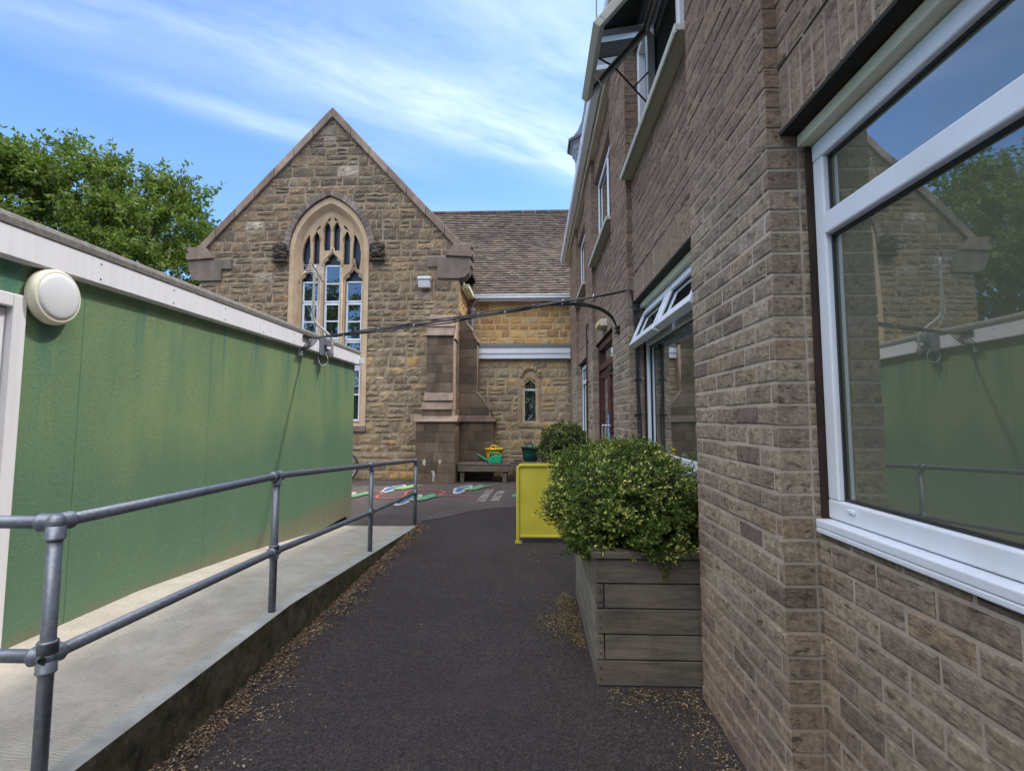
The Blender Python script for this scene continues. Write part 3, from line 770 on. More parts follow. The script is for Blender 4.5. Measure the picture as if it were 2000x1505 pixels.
# hood mould and carved stops
b = MB()
o1 = arch(AX, 1.07, 5.22, 6.67, 5.3, 16)[2:]; o2 = arch(AX, .94, 5.22, 6.52, 5.3, 16)[2:]
n = len(o1)
for i in range(n - 1):
    q = [o2[i], o1[i], o1[i + 1], o2[i + 1]]
    b.prism(q, FX(FY - .075), 0, .08)
b.build('hood_mould', M['kneeler'], gw, bevel=.012)
def ico_lump(mb, c, rx, ry, rz, seed, n=16):
    rg = random.Random(seed); vs = []; fs = []
    for i in range(n + 1):
        th = PI * i / n
        for k in range(n):
            a = 2 * PI * k / n; d = Vector((math.sin(th) * math.cos(a), math.sin(th) * math.sin(a), math.cos(th)))
            s_ = 1 + .45 * mnoise.noise(d * 3.1 + Vector((seed, 0, 0)))
            vs.append((c[0] + rx * d.x * s_, c[1] + ry * d.y * s_, c[2] + rz * d.z * s_))
    for i in range(n):
        for k in range(n): fs.append((i * n + k, i * n + (k + 1) % n, (i + 1) * n + (k + 1) % n, (i + 1) * n + k))
    mb.add(vs, fs)
for s_ in (1, -1):
    b = MB(); cx = AX + s_ * 1.115 + (.03 if s_ > 0 else -.01)
    for (dx, dz, q, sd) in ((-.07, .10, .10, 1), (.07, .11, .095, 2), (0, -.02, .13, 3), (-.08, -.08, .08, 4), (.085, -.07, .085, 5), (0, .14, .09, 6)):
        ico_lump(b, (cx + dx, FY - .10, 5.18 + dz), q, q * .9, q, sd + s_ * 9)
    b.prism([(cx - .17, 4.955), (cx + .17, 4.955), (cx + .14, 5.0), (cx - .14, 5.0)], FX(FY - .16), 0, .17)
    b.prism([(cx - .13, 5.0), (cx + .13, 5.0), (cx + .13, 5.32), (cx - .13, 5.32)], FX(FY - .06), 0, .07)
    b.build('carved_stop', M['carved'], gw, label='blackened carved head stop')

# buttresses
def ashlar_face(mb, f, u0, u1, z0, z1, seed, hh=.2):
    rg = random.Random(seed); nrow = max(1, round((z1 - z0) / hh)); h = (z1 - z0) / nrow
    for i in range(nrow):
        u = u0; first = True
        while u < u1 - .01:
            wv = rg.uniform(.25, .42) * (.6 if first and i % 2 else 1); first = False
            if u1 - u - wv < .14: wv = u1 - u
            q = .003
            chamfer(mb, [(u + q, z0 + i * h + q), (u + wv - q, z0 + i * h + q), (u + wv - q, z0 + (i + 1) * h - q), (u + q, z0 + (i + 1) * h - q)], f, .03, 0, .004, .002, .001, rg)
            u += wv
b1 = thing_b = None
def wedge(mb, x0, x1, prof):
    """prof: (y, z) polygon extruded along x"""
    n = len(prof); vs = [(x0, y, z) for y, z in prof] + [(x1, y, z) for y, z in prof]
    mb.add(vs, [tuple(range(n)), tuple(range(n, 2 * n))[::-1]] + [(i, n + i, n + (i + 1) % n, (i + 1) % n) for i in range(n)])
core = MB()
core.box(-2.485, -1.655, 11.352, FY, 0, 1.29); core.box(-2.39, -1.735, 11.452, FY, 1.29, 1.56)
core.box(-2.325, -1.73, 11.592, FY, 1.55, 3.2)
wedge(core, -2.30, -1.70, [(11.60, 3.1), (11.98, 3.66), (12.0, 3.66), (12.0, 3.1)])
bt = core.build('buttress', M['lit_side'], church, label='dark buttress on the front of the gable')
for k, (yq, u0, u1, za, zb, hh) in enumerate(((11.34, -2.49, -1.655, 0, 1.29, .215), (11.44, -2.395, -1.74, 1.41, 1.55, .14), (11.58, -2.33, -1.745, 1.93, 3.17, .205))):
    f_ = MB(); ashlar_face(f_, FX(yq), u0, u1, za, zb, 5 + k, hh); f_.build('ashlar_facing', M['ashlar'], bt)
for x0_, x1_, pf in ((-2.54, -1.60, [(11.30, 1.285), (11.30, 1.305), (11.455, 1.425), (12.0, 1.425), (12.0, 1.285)]),
        (-2.40, -1.735, [(11.41, 1.545), (11.41, 1.56), (11.50, 1.715), (11.8, 1.715), (11.8, 1.545)]),
        (-2.365, -1.732, [(11.475, 1.735), (11.475, 1.75), (11.59, 1.93), (11.8, 1.93), (11.8, 1.735)]),
        (-2.345, -1.725, [(11.53, 3.155), (11.53, 3.175), (11.63, 3.36), (11.9, 3.36), (11.9, 3.155)]),
        (-2.325, -1.72, [(11.61, 3.365), (11.61, 3.38), (11.72, 3.52), (11.95, 3.52), (11.95, 3.365)]),
        (-2.30, -1.715, [(11.70, 3.53), (11.70, 3.545), (11.80, 3.67), (12.0, 3.67), (12.0, 3.53)])):
    c_ = MB(); wedge(c_, x0_, x1_, pf); c_.build('weathering', M['weathering'], bt, bevel=.006)
for poly in ([(-2.33, .40), (-2.30, .37), (-2.27, .40), (-2.265, .48), (-2.29, .52), (-2.33, .49)], [(-1.99, .50), (-1.93, .49), (-1.935, .46), (-1.955, .43), (-1.965, .39), (-1.985, .42), (-2.0, .46)], [(-2.16, .26), (-2.08, .27), (-2.07, .18), (-2.085, .10), (-2.10, .04), (-2.125, .05), (-2.115, .14), (-2.125, .22)]):
    c_ = MB(); c_.prism(poly, FX(11.337), 0, .002); c_.build('paint_splash', M['p_white'], bt)
prof2 = [(-1.69, 0), (-.91, 0), (-.91, 1.29), (-.97, 1.42), (-.97, 1.55), (-1.12, 1.72), (-1.27, 1.93), (-1.27, 3.12), (-1.45, 3.5), (-1.69, 3.8)]
c2 = MB(); c2.prism(prof2, FX(12.112), 0, .6)
bt2 = c2.build('buttress', M['lit_side'], church, label='buttress stepping down to the right of the gable')
f_ = MB()
ashlar_face(f_, FX(12.10), -1.69, -.915, 0, 1.29, 15, .215); ashlar_face(f_, FX(12.10), -1.69, -1.275, 1.93, 3.13, 17, .205); ashlar_face(f_, FX(12.10), -1.69, -1.0, 1.43, 1.6, 18, .17)
for (poly) in ([(-1.69, 1.605), (-1.03, 1.605), (-1.13, 1.72), (-1.26, 1.92), (-1.69, 1.92)], [(-1.69, 3.135), (-1.29, 3.135), (-1.38, 3.34), (-1.69, 3.34)], [(-1.69, 3.35), (-1.39, 3.35), (-1.46, 3.49), (-1.69, 3.76)]):
    chamfer(f_, poly, FX(12.10), .03, 0, .004, .001, 0)
f_.build('ashlar_facing', M['ashlar'], bt2)
c_ = MB()
c_.prism([(-1.66, 1.285), (-.855, 1.285), (-.85, 1.305), (-.97, 1.425), (-1.66, 1.425)], FX(12.05), 0, .68); c_.build('weathering', M['weathering'], bt2, bevel=.006)
for a, b_ in (((-.955, 1.56), (-1.10, 1.75)), ((-1.08, 1.745), (-1.275, 1.98)), ((-1.235, 3.08), (-1.37, 3.34)), ((-1.35, 3.33), (-1.52, 3.57)), ((-1.49, 3.55), (-1.70, 3.83))):
    d = Vector((b_[0] - a[0], b_[1] - a[1])).normalized(); nn = Vector((d.y, -d.x)) * -.04
    if nn.x > 0: nn = -nn
    c_ = MB(); c_.prism([a, b_, (b_[0] + nn.x, b_[1] + nn.y), (a[0] + nn.x, a[1] + nn.y)], FX(12.075), 0, .65)
    c_.build('weathering', M['weathering'], bt2, bevel=.006)

# nave
w = MB()
rubble(w, FX(13.7), lambda a, b: [(XR, 3.4)], 2.6, 4.45, (.14, .22), (.16, .42), .014, .06, (), .01, .012, .005, 31)
b2 = MB(); b2.box(XR, 3.4, 13.712, 13.95, 0, 4.6)
nv = b2.build('nave_wall', M['nave_mortar'], church, label='golden stone nave wall above the flat roof')
w.build('stonework', M['nave_stone'], nv)
t = MB(); e0 = Vector((0, 13.50, 4.47)); rd = Vector((0, 16.5, 7.80)); sl = rd - e0; LS = sl.length; sd = sl.normalized(); nrm = Vector((0, -sd.z, sd.y))
rg = random.Random(44); nc = 40; ex = LS / nc
for i in range(nc):
    x = -3.5 + (i % 2) * .085 + rg.uniform(-.01, .01)
    while x < 4.0:
        wv = .168
        base = e0 + sd * (i * ex - .012 + rg.uniform(-.006, .006)) + nrm * .0
        lift = .036 + rg.uniform(-.004, .008)
        A = base + nrm * lift; B = base + sd * (ex + .03) + nrm * .010
        th = nrm * -.018
        dx = Vector((wv - .006, 0, 0)); X0 = Vector((x, 0, 0))
        vs = [X0 + A, X0 + A + dx, X0 + B + dx, X0 + B, X0 + A + th, X0 + A + dx + th, X0 + B + dx + th, X0 + B + th]
        t.add(vs, [(0, 1, 2, 3), (4, 5, 1, 0), (5, 6, 2, 1), (7, 4, 0, 3)])
        x += wv
t.add([Vector((-9, 0, 0)) + e0, Vector((4.1, 0, 0)) + e0, Vector((4.1, 0, 0)) + rd, Vector((-9, 0, 0)) + rd, Vector((-9, 20, 4.47)), Vector((4.1, 20, 4.47))], [(0, 1, 2, 3), (3, 2, 5, 4)])
nr = t.build('nave_roof', M['tile'], church, label='brown clay tile roof of the nave')
b = MB(); 
for i in range(18): b.tube([(-3.2 + i * .41, 16.5, 7.83), (-3.2 + i * .41 + .40, 16.5, 7.83)], .075, 8)
b.build('ridge_tile', M['tile'], nr)
b = MB(); b.box(-1.48, 3.3, 13.42, 13.52, 4.40, 4.49); b.box(-1.48, 3.3, 13.52, 13.56, 4.34, 4.50); b.box(-1.48, 3.3, 13.405, 13.425, 4.47, 4.50)
b.build('gutter', M['upvc'], church, bevel=.008, label='white gutter under the nave roof')
b = MB(); b.tube(catmull([(-1.42, 13.48, 4.42), (-1.46, 13.52, 4.34), (-1.55, 13.60, 4.24), (-1.56, 13.60, 4.14)], 4), .035, 10)
b.lathe([(.045, 0), (.06, .05), (.085, .09), (.085, .16), (.06, .17)], Matrix.Translation((-1.56, 13.60, 4.02)), 12)
b.tube([(-1.56, 13.60, 4.05), (-1.56, 13.60, 3.1)], .038, 10)
b.build('downpipe', M['turret'], church, smooth=False, label='grey downpipe in the corner of the nave')
# turret with flared spire on the nave ridge
TX, TY = 2.15, 17.0
def octo(prof, n=8, rot=PI / 8):
    return prof
tb = MB()
TM = Matrix.Translation((TX, TY, 0)) @ Matrix.Rotation(PI / 8, 4, 'Z')
tb.lathe([(.90, 7.2), (.90, 8.20), (.98, 8.24), (.98, 8.30), (.84, 8.36), (.84, 8.46), (.89, 8.48), (.89, 8.54), (.77, 8.58), (.77, 9.78), (.80, 9.8), (.84, 9.92), (.88, 9.96), (.92, 10.10), (1.02, 10.2)], TM, 8)
tur = tb.build('turret', M['turret'], church, label='pale louvred turret with a dark flared spire')
sp = MB()
sp.lathe([(1.07, 10.18), (1.08, 10.26), (.90, 10.40), (.74, 10.62), (.61, 10.95), (.51, 11.4), (.43, 12.0), (.30, 12.9), (.16, 13.7), (.05, 14.3), (.02, 14.4)], TM, 8)
sp.build('spire', M['slate'], tur)
lv = MB()
for k in range(8):
    a = 2 * PI * k / 8; d = Vector((math.cos(a), math.sin(a), 0)); s_ = Vector((-d.y, d.x, 0))
    c = Vector((TX, TY, 0)) + d * .72
    for q in (-1, 1): lv.tube([c + s_ * q * .17 + Vector((0, 0, 8.75)), c + s_ * q * .17 + Vector((0, 0, 9.45)), c + Vector((0, 0, 9.72))], .03, 5)
    for j in range(7): lv.tube([c + s_ * -.16 + Vector((0, 0, 8.8 + j * .1)), c + s_ * .16 + Vector((0, 0, 8.8 + j * .1))], .022, 4)
lv.build('louvre', M['turret'], tur)
b = MB(); b.tube([(TX, TY, 14.3), (TX, TY, 16.6)], .02, 6); b.lathe([(.0, -.06), (.06, -.03), (.06, .03), (.0, .06)], Matrix.Translation((TX, TY, 15.6)), 8); b.build('finial', M['black'], tur)

# low vestry with flat roof
VY = 12.5
ves = MB()
def avv(z0, z1):
    if z1 < 1.12 or z0 > 2.42: return [(-1.3, .80)]
    return [(-1.3, -.335), (.175, .80)]
rubble(ves, FX(VY), avv, .0, 2.76, (.13, .24), (.18, .42), .016, .06, (), .010, .015, .007, 52)
vm = MB(); vm.box(-1.3, -.2, VY + .012, VY + .25, 0, 2.75); vm.box(.05, .80, VY + .012, VY + .25, 0, 2.75); vm.box(-.2, .05, VY + .012, VY + .25, 0, 1.3); vm.box(-.2, .05, VY + .012, VY + .25, 2.36, 2.75)
vw = vm.build('vestry_wall', M['vestry_mortar'], church, label='tan stone wall of the low flat-roofed part')
ves.build('stonework', M['vestry_stone'], vw)
b = MB(); b.box(-1.28, .86, VY - .11, VY - .07, 2.74, 2.86); b.box(-1.28, .86, VY - .13, VY - .075, 2.86, 3.0); b.box(-1.28, .84, VY - .09, VY + .01, 2.752, 2.77); b.build('fascia', M['upvc'], church, bevel=.005, label='white fascia board of the flat roof')
b = MB(); b.box(-1.28, .86, VY - .15, 13.7, 3.003, 3.085); b.build('flat_roof', M['felt'], church)
sw_ = slab('small_window', [(-.335, 1.13), (.175, 1.13), (.175, 2.40), (-.335, 2.40)], [[(-.262, 1.26), (.107, 1.26), (.107, 2.03), (.09, 2.10), (.03, 2.12), (.06, 2.17), (.035, 2.23), (-.02, 2.26), (-.0775, 2.34), (-.135, 2.26), (-.19, 2.23), (-.215, 2.17), (-.185, 2.12), (-.245, 2.10), (-.262, 2.03)]], FX(VY - .006), .16, M['vestry_stone'], church, bevel=.008, label='small window with a carved ogee head')
b = MB(); frame_box(b, FX(VY + .07), -.262, .107, 1.255, 2.045, .045, 0, .05); b.build('frame', M['upvc'], sw_, bevel=.004, seg=1)
b = MB(); b.box(-.26, .105, VY + .10, VY + .105, 1.26, 2.35); b.build('pane', M['glass_church'], sw_)
b = MB()
b.tube([(u, VY + .02, v) for u, v in catmull([(-.25, 2.05), (-.24, 2.13), (-.16, 2.20), (-.10, 2.26), (-.0775, 2.40), (-.055, 2.26), (.005, 2.20), (.085, 2.13), (.095, 2.05)], 4)], .016, 6)
for k in range(9): b.tube([(-.25 + k * .043, VY + .09, 2.06), (-.25 + k * .043, VY + .09, 2.3)], .004, 4)
b.build('moulding', M['vestry_stone'], sw_)
b = MB()
for k, (x, z, q) in enumerate(((-.26, 2.43, .055), (.12, 2.43, .055), (-.20, 2.50, .05), (.05, 2.50, .05), (-.12, 2.52, .04), (-.03, 2.53, .045), (-.28, 2.35, .04), (.14, 2.35, .04))): ico_lump(b, (x, VY - .02, z), q, q, q, k)
b.build('carving', M['vestry_stone'], sw_)
b = MB(); b.box(-.36, .20, VY - .02, VY + .1, 1.16, 1.245); b.build('sill', M['vestry_stone'], sw_, bevel=.01)

# ------------------------------------------------------------------ brick building on the right
AW, SPX, WPX, FRX = .827, .877, .948, .972
bld = thing('brick_building', (1.2, 5, 0), 'two storey brown brick building with white windows along the path', 'building')
P = [(-.945, -.01), (1.865, 2.795), (4.675, 5.605), (7.485, 8.415), (10.295, 11.225)]
YE = 12.49
HEAD, SILL, USILL, UHEAD, EAVE = 2.385, 1.05, 3.52, 4.70, 5.06
def pilaster(y0, y1, sd_, lab=None):
    mb = MB()
    bricks(mb, FW(AW), y0, y1, 0, EAVE, 0, sd_, depth=.1025)
    for (yy, sg) in ((y0, 1), (y1, -1)):                 # second brick of each return
        fr = lambda u, v, t, yy=yy, sg=sg: Vector((u, yy + sg * t, v))
        k = 0; rg = random.Random(sd_ + 3)
        while k * .075 < EAVE - .02:
            a, b_ = k * .075, min(EAVE, (k + 1) * .075)
            xs = [(AW + .1115, AW + .33)] if k % 2 else [(AW + .1115, AW + .16), (AW + .17, AW + .33)]
            for (p_, q_) in xs:
                chamfer(mb, [(p_, a + .005), (q_, a + .005), (q_, b_ - .005), (p_, b_ - .005)], fr, .04, rg.uniform(-.001, .002), .004, .002, .001, rg)
            k += 1
    mb.mi = 1; mb.box(AW + .0035, AW + .32, y0 + .0035, y1 - .0035, 0, EAVE + .01)
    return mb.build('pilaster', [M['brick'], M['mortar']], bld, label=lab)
for i, (a, b_) in enumerate(P): pilaster(a, b_, 100 + i * 10)
mb = MB(); bricks(mb, FW(SPX), 11.225, YE + .1, 0, EAVE, 1, 77); mb.mi = 1; mb.box(SPX + .0035, 1.15, 11.22, YE + .1, 0, EAVE)
mb.mi = 0; bricks(mb, FX(VY + .002), .80, .875, 0, 2.74, 0, 78, depth=.05)
mb.build('end_wall', [M['brick'], M['mortar']], bld)
mb = MB(); mb.box(AW + .05, 1.1, -9, -.945, 0, EAVE); mb.build('rear_wall', M['brick'], bld)
bays = [(P[i][1], P[i + 1][0]) for i in range(4)]
for i, (a, b_) in enumerate(bays):
    mb = MB()
    bricks(mb, FW(SPX), a, b_, HEAD + .225, USILL - .02, 1, 200 + i)
    soldiers(mb, FW(SPX), a, b_, HEAD, HEAD + .225, 230 + i)
    mb.mi = 1; mb.box(SPX + .0035, 1.15, a - .005, b_ + .005, HEAD + .012, USILL - .02); mb.mi = 0
    mb.mi = 2; mb.box(SPX - .004, 1.12, a + .001, b_ - .001, HEAD - .014, HEAD - .001)
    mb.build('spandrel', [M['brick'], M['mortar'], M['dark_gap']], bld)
    mb = MB(); bricks(mb, FW(SPX), a, b_, UHEAD, EAVE, 1, 260 + i)
    mb.mi = 1; mb.box(SPX + .0035, 1.15, a - .005, b_ + .005, UHEAD + .005, EAVE)
    mb.build('eaves_panel', [M['brick'], M['mortar']], bld)
    if i != 2:
        mb = MB(); bricks(mb, FW(WPX), a, b_, 0, SILL - .01, 0, 300 + i)
        mb.mi = 1; mb.box(WPX + .0035, 1.15, a - .005, b_ + .005, 0, SILL - .005)
        mb.build('apron_wall', [M['brick'], M['mortar']], bld)
# room shells
b = MB(); b.box(1.9, 1.95, -.9, 12.4, 0, 5); b.box(1.16, 1.9, -.9, 12.4, -.05, .02); b.box(1.16, 1.9, -.9, 12.4, 2.7, 2.9); b.box(1.16, 1.9, -.9, 12.4, 4.95, 5.04)
b.build('interior', M['room'], bld)
def prismY(mb, X0, X1, y0, y1, z0, z1): mb.box(X0, X1, y0, y1, z0, z1)
def window_bay(a, b_, z0, z1, X, tz, label, kind='fixed', m='upvc', sillm='upvc', sx=0.045, mull=None):
    """tz: transom height or None"""
    W = MB(); fw = .062
    W.box(X, X + .07, a, b_, z0, z0 + fw); W.box(X, X + .07, a, b_, z1 - fw, z1)
    for y in (a, b_ - fw): W.box(X + .0015, X + .0685, y, y + fw, z0 + fw, z1 - fw)
    if tz: W.box(X - .004, X + .066, a + fw, b_ - fw, tz - .072, tz)
    if mull:
        for (y, za, zb) in mull: W.box(X + .002, X + .064, y - .035, y + .035, za, zb)
    w_ = W.build('window', M[m], bld, bevel=.006, label=label)
    g_ = MB(); g_.box(X + .028, X + .034, a + .05, b_ - .05, z0 + .05, (tz - .03) if (tz and kind == 'vents') else z1 - .05); g_.build('pane', M['glass'], w_)
    # rubber gasket
    gk = MB()
    zs = [(z0 + fw, (tz - .072) if tz else z1 - fw)] + ([(tz, z1 - fw)] if tz and kind != 'vents' else [])
    for (c, d) in zs:
        ysp = [a + fw] + [y for (y, za, zb) in (mull or []) if za < (c + d) / 2 < zb] + [b_ - fw]
        for q in range(len(ysp) - 1):
            frame_box(gk, FW(X + .020), ysp[q] + (.035 if q else 0) - .002, ysp[q + 1] - (.035 if q < len(ysp) - 2 else 0) + .002, c - .002, d + .002, .011, 0, .008)
    gk.build('gasket', M['black'], w_)
    s_ = MB(); s_.box(X - sx, X + .06, a + .004, b_ - .004, z0 - .028, z0 - .002); s_.box(X - sx, X - sx + .012, a + .004, b_ - .004, z0 - .045, z0 - .028)
    s_.build('sill', M[sillm], w_, bevel=.004)
    return w_
# reveals: brown timber sub-frame seen beside each ground floor window
w0 = window_bay(bays[0][0], bays[0][1] - .012, SILL, HEAD - .06, .975, 2.06, 'large near window, fixed pane below a transom', mull=[(.62, SILL + .06, HEAD - .1)])
w1 = window_bay(bays[1][0] + .01, bays[1][1] - .012, SILL, HEAD - .06, .975, 2.06, 'ground floor window with two open top vents', 'vents')
w3 = window_bay(bays[3][0] + .01, bays[3][1] - .012, SILL, HEAD - .06, .935, 2.06, 'narrow looking far ground floor window')
for wv, (a, b_) in ((w0, bays[0]), (w1, bays[1])):
    b = MB(); b.box(SPX + .055, 1.08, a + .002, b_ - .002, HEAD - .058, HEAD - .016); b.build('head_reveal', M['cream'], wv, bevel=.004)
    b = MB(); b.box(.957, 1.06, b_ - .011, b_ - .001, SILL, HEAD - .06); b.build('timber_subframe', M['subframe'], wv)
b = MB(); b.box(.967, .976, 1.70, 1.735, 1.085, 1.098); b.build('drain_cap', M['upvc'], w0, bevel=.003)
# curtain behind the near pane
# open vents of the second window
for (a, b_) in ((bays[1][0] + .06, bays[1][0] + .90), (bays[1][0] + .94, bays[1][1] - .05)):
    ang = R(24); hz = HEAD - .10; hx = .985; hgt = .33
    dv = Vector((-math.sin(ang), 0, -math.cos(ang))); nn = Vector((-math.cos(ang), 0, math.sin(ang)))
    f = lambda u, v, t, hx=hx, hz=hz, dv=dv, nn=nn: Vector((hx, u, hz)) + dv * v + nn * -t
    b = MB(); frame_box(b, f, a, b_, 0, hgt, .055, -.03, .03); sa = b.build('vent_sash', M['upvc'], w1, bevel=.005)
    b = MB(); b.prism([(a + .05, .05), (b_ - .05, .05), (b_ - .05, hgt - .05), (a + .05, hgt - .05)], f, -.004, .004); b.build('pane', M['glass'], sa)
    b = MB(); frame_box(b, f, a + .054, b_ - .054, .054, hgt - .054, .010, -.012, -.006); b.build('gasket', M['black'], sa)
    b = MB(); b.tube([(1.0, (a + b_) / 2, 2.085), (.93, (a + b_) / 2, 2.06), (.88, (a + b_) / 2, 2.05)], .006, 6); b.build('stay', M['steel'], sa)
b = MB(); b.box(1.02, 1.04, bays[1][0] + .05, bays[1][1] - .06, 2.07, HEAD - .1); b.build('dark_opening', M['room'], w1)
# first floor windows
for i, lab in ((0, 'first floor window above the near window'), (1, 'first floor window with an open sash'), (2, 'first floor window above the door'), (3, 'far first floor window')):
    a, b_ = bays[i]
    yc = (a + b_) / 2
    if i == 1:
        wu = window_bay(a + .01, b_ - .01, USILL + .02, UHEAD - .02, .945, 3.76, lab, 'vents', sillm='sillgrey', sx=.02, mull=[(4.27, USILL + .06, UHEAD - .06), (3.35, USILL + .06, UHEAD - .06)])
    else:
        wu = window_bay(a + .01, b_ - .01, USILL + .02, UHEAD - .02, .93, None, lab, mull=[(yc, USILL + .06, UHEAD - .06)], sillm='sillgrey', sx=.02)
    b = MB(); b.box(.775, .95, a + .005 - (.0), b_ - .005 + .06 * 0, USILL - .035, USILL + .005); b.box(.775, .79, a + .005, b_ - .005, USILL - .05, USILL - .0355); b.build('ledge', M['sillgrey'], wu, bevel=.005)
    if i == 1:
        for (c, d) in ((3.38, 4.25),):
            ang = R(41); hz = 4.58; hx = .95; hgt = .80
            dv = Vector((-math.sin(ang), 0, -math.cos(ang))); nn = Vector((-math.cos(ang), 0, math.sin(ang)))
            f = lambda u, v, t: Vector((hx, u, hz)) + dv * v - nn * t
            b = MB(); frame_box(b, f, c, d, 0, hgt, .06, -.03, .03); sa = b.build('open_sash', M['sillgrey'], wu, bevel=.006, label='top hung sash propped wide open')
            b = MB(); b.prism([(c + .05, .05), (d - .05, .05), (d - .05, hgt - .05), (c + .05, hgt - .05)], f, -.004, .004); b.build('pane', M['glass_clear'], sa)
            b = MB(); frame_box(b, f, c + .055, d - .055, .055, hgt - .055, .012, .008, .014); b.build('gasket', M['black'], sa)
            e = f(d - .03, hgt * .55, .03)
            b = MB(); b.tube([e, (.95, d - .10, 3.85)], .008, 6); b.tube([(.95, d - .02, 4.2), (e + Vector((.95, d - .10, 3.85))) / 2], .007, 6); b.build('stay', M['black'], sa)
            # catch on the bottom rail
            q = f((c + d) / 2 + .1, hgt - .03, .04)
            b = MB(); b.tube([q, q + Vector((.03, .02, -.02)), q + Vector((.07, .12, 0))], .007, 6); b.build('catch', M['steel'], sa)
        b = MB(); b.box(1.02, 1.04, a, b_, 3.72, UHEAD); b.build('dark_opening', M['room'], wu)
# eaves
b = MB()
b.box(.79, .812, -9, YE + .35, 5.03, 5.22)
b.box(.795, 1.2, -9, YE + .35, 5.052, 5.064)
ev = b.build('eaves_board', M['cream'], bld, label='cream soffit and fascia boards')
b = MB()
pr = [(.675, 5.20), (.665, 5.20), (.665, 5.14), (.682, 5.095), (.765, 5.09), (.785, 5.12), (.785, 5.20), (.775, 5.20), (.775, 5.125), (.76, 5.10), (.69, 5.105), (.676, 5.145)]
b.prism(pr, lambda u, v, t: Vector((u, -9 + t, v)), 0, 9 + YE + .35)
for y in (3.0, 5.1, 7.1, 9.1, 11.1): b.prism([(.66, 5.205), (.66, 5.137), (.678, 5.088), (.768, 5.083), (.79, 5.115), (.79, 5.205)], lambda u, v, t, y=y: Vector((u, y + t, v)), 0, .10)
b.build('gutter', M['upvc'], bld, bevel=.003, seg=1, label='white gutter along the eaves')
b = MB(); b.prism([(.72, 5.225), (.72, 5.25), (5.5, 8.6), (10, 5.3), (10, 5.2)], lambda u, v, t: Vector((u, -9 + t, v)), 0, 9 + YE + .2); b.build('roof', M['slate'], bld)
b = MB(); b.box(1.96, 9.8, -9, YE, 0, 5.15); b.build('building_core', M['mortar'], bld)
# doorway in the third bay
DX = .905; a, b_ = bays[2]
b = MB()
b.box(DX, DX + .09, b_ - .07, b_ - .002, 0, HEAD - .02); b.box(DX, DX + .09, a + .002, a + .07, 0, HEAD - .02)
b.box(DX, DX + .09, a + .07, b_ - .07, HEAD - .10, HEAD - .02); b.box(DX - .01, DX + .09, a + .07, b_ - .07, 2.0, 2.08)
dr = b.build('doorway', M['maroon'], bld, bevel=.004, label='maroon double door with a glazed transom')
b = MB(); b.box(DX - .03, DX + .1, a + .003, b_ - .003, HEAD - .018, HEAD - .015); b.build('door_head', M['dark_gap'], dr)
b = MB(); b.box(DX + .05, DX + .055, a + .06, b_ - .06, 2.06, HEAD - .08); b.build('transom_pane', M['glass'], dr)
ym = (a + b_) / 2 + .1
for (c, d) in ((a + .075, ym - .003), (ym + .003, b_ - .075)):
    b = MB(); frame_box(b, FW(DX + .02), c, d, .02, 1.99, .10, 0, .045)
    lf = b.build('door_leaf', M['maroon'], dr, bevel=.004)
    b = MB(); b.box(DX + .04, DX + .045, c + .09, d - .09, .1, 1.90); b.build('pane', M['glass'], lf)
for y in (ym - .14, ym + .14):
    b = MB(); b.tube(catmull([(DX + .02, y, 1.28), (DX - .035, y, 1.285), (DX - .045, y, 1.26), (DX - .045, y, 1.12), (DX - .045, y, .97), (DX - .035, y, .945), (DX + .02, y, .95)], 4), .011, 8); b.build('handle', M['steel'], dr, smooth=True)
b = MB(); b.box(DX + .012, DX + .019, ym + .01, ym + .055, 1.02, 1.42); b.box(DX + .010, DX + .018, ym - .06, ym - .01, 1.05, 1.2); b.build('sign', M['sticker'], dr)
b = MB(); b.box(DX - .05, DX + .01, a + .35, a + .62, 1.90, 1.96); b.build('door_closer', M['black'], dr, bevel=.006)
# brown conduit on the far pilaster
b = MB(); b.tube(catmull([(.84, 7.95, 2.73), (.805, 7.96, 2.76), (.80, 8.0, 2.72)], 4) + [(.80, 8.02, 2.6), (.80, 8.06, .95)], .012, 8)
for z in (2.5, 1.9, 1.3): b.box(.795, .83, 8.01, 8.07, z, z + .02)
b.box(.775, .828, 8.02, 8.11, .70, .94)
b.build('conduit', M['brownpipe'], bld, label='thin dark conduit with a black junction box')
b = MB(); b.tube(catmull([(.83, 8.6, 2.28), (.815, 9.2, 2.30), (.815, 9.7, 2.33), (.83, 10.4, 2.20)], 4), .006, 5); b.build('thin_wire', M['black'], bld)
# red emergency light over the door
el = thing('emergency_light', (.84, 6.7, 2.5), 'yellowed rectangular emergency light on the brick above the door', 'emergency light')
b = MB(); b.box(.80, SPX, 6.32, 6.70, 2.46, 2.545); b.build('housing', M['cream'], el, bevel=.01)
b = MB(); b.box(.775, .80, 6.34, 6.68, 2.47, 2.535); b.build('diffuser', m_plain('amber_diffuser', (.60, .48, .20), .4, .2, 8), el, bevel=.008)

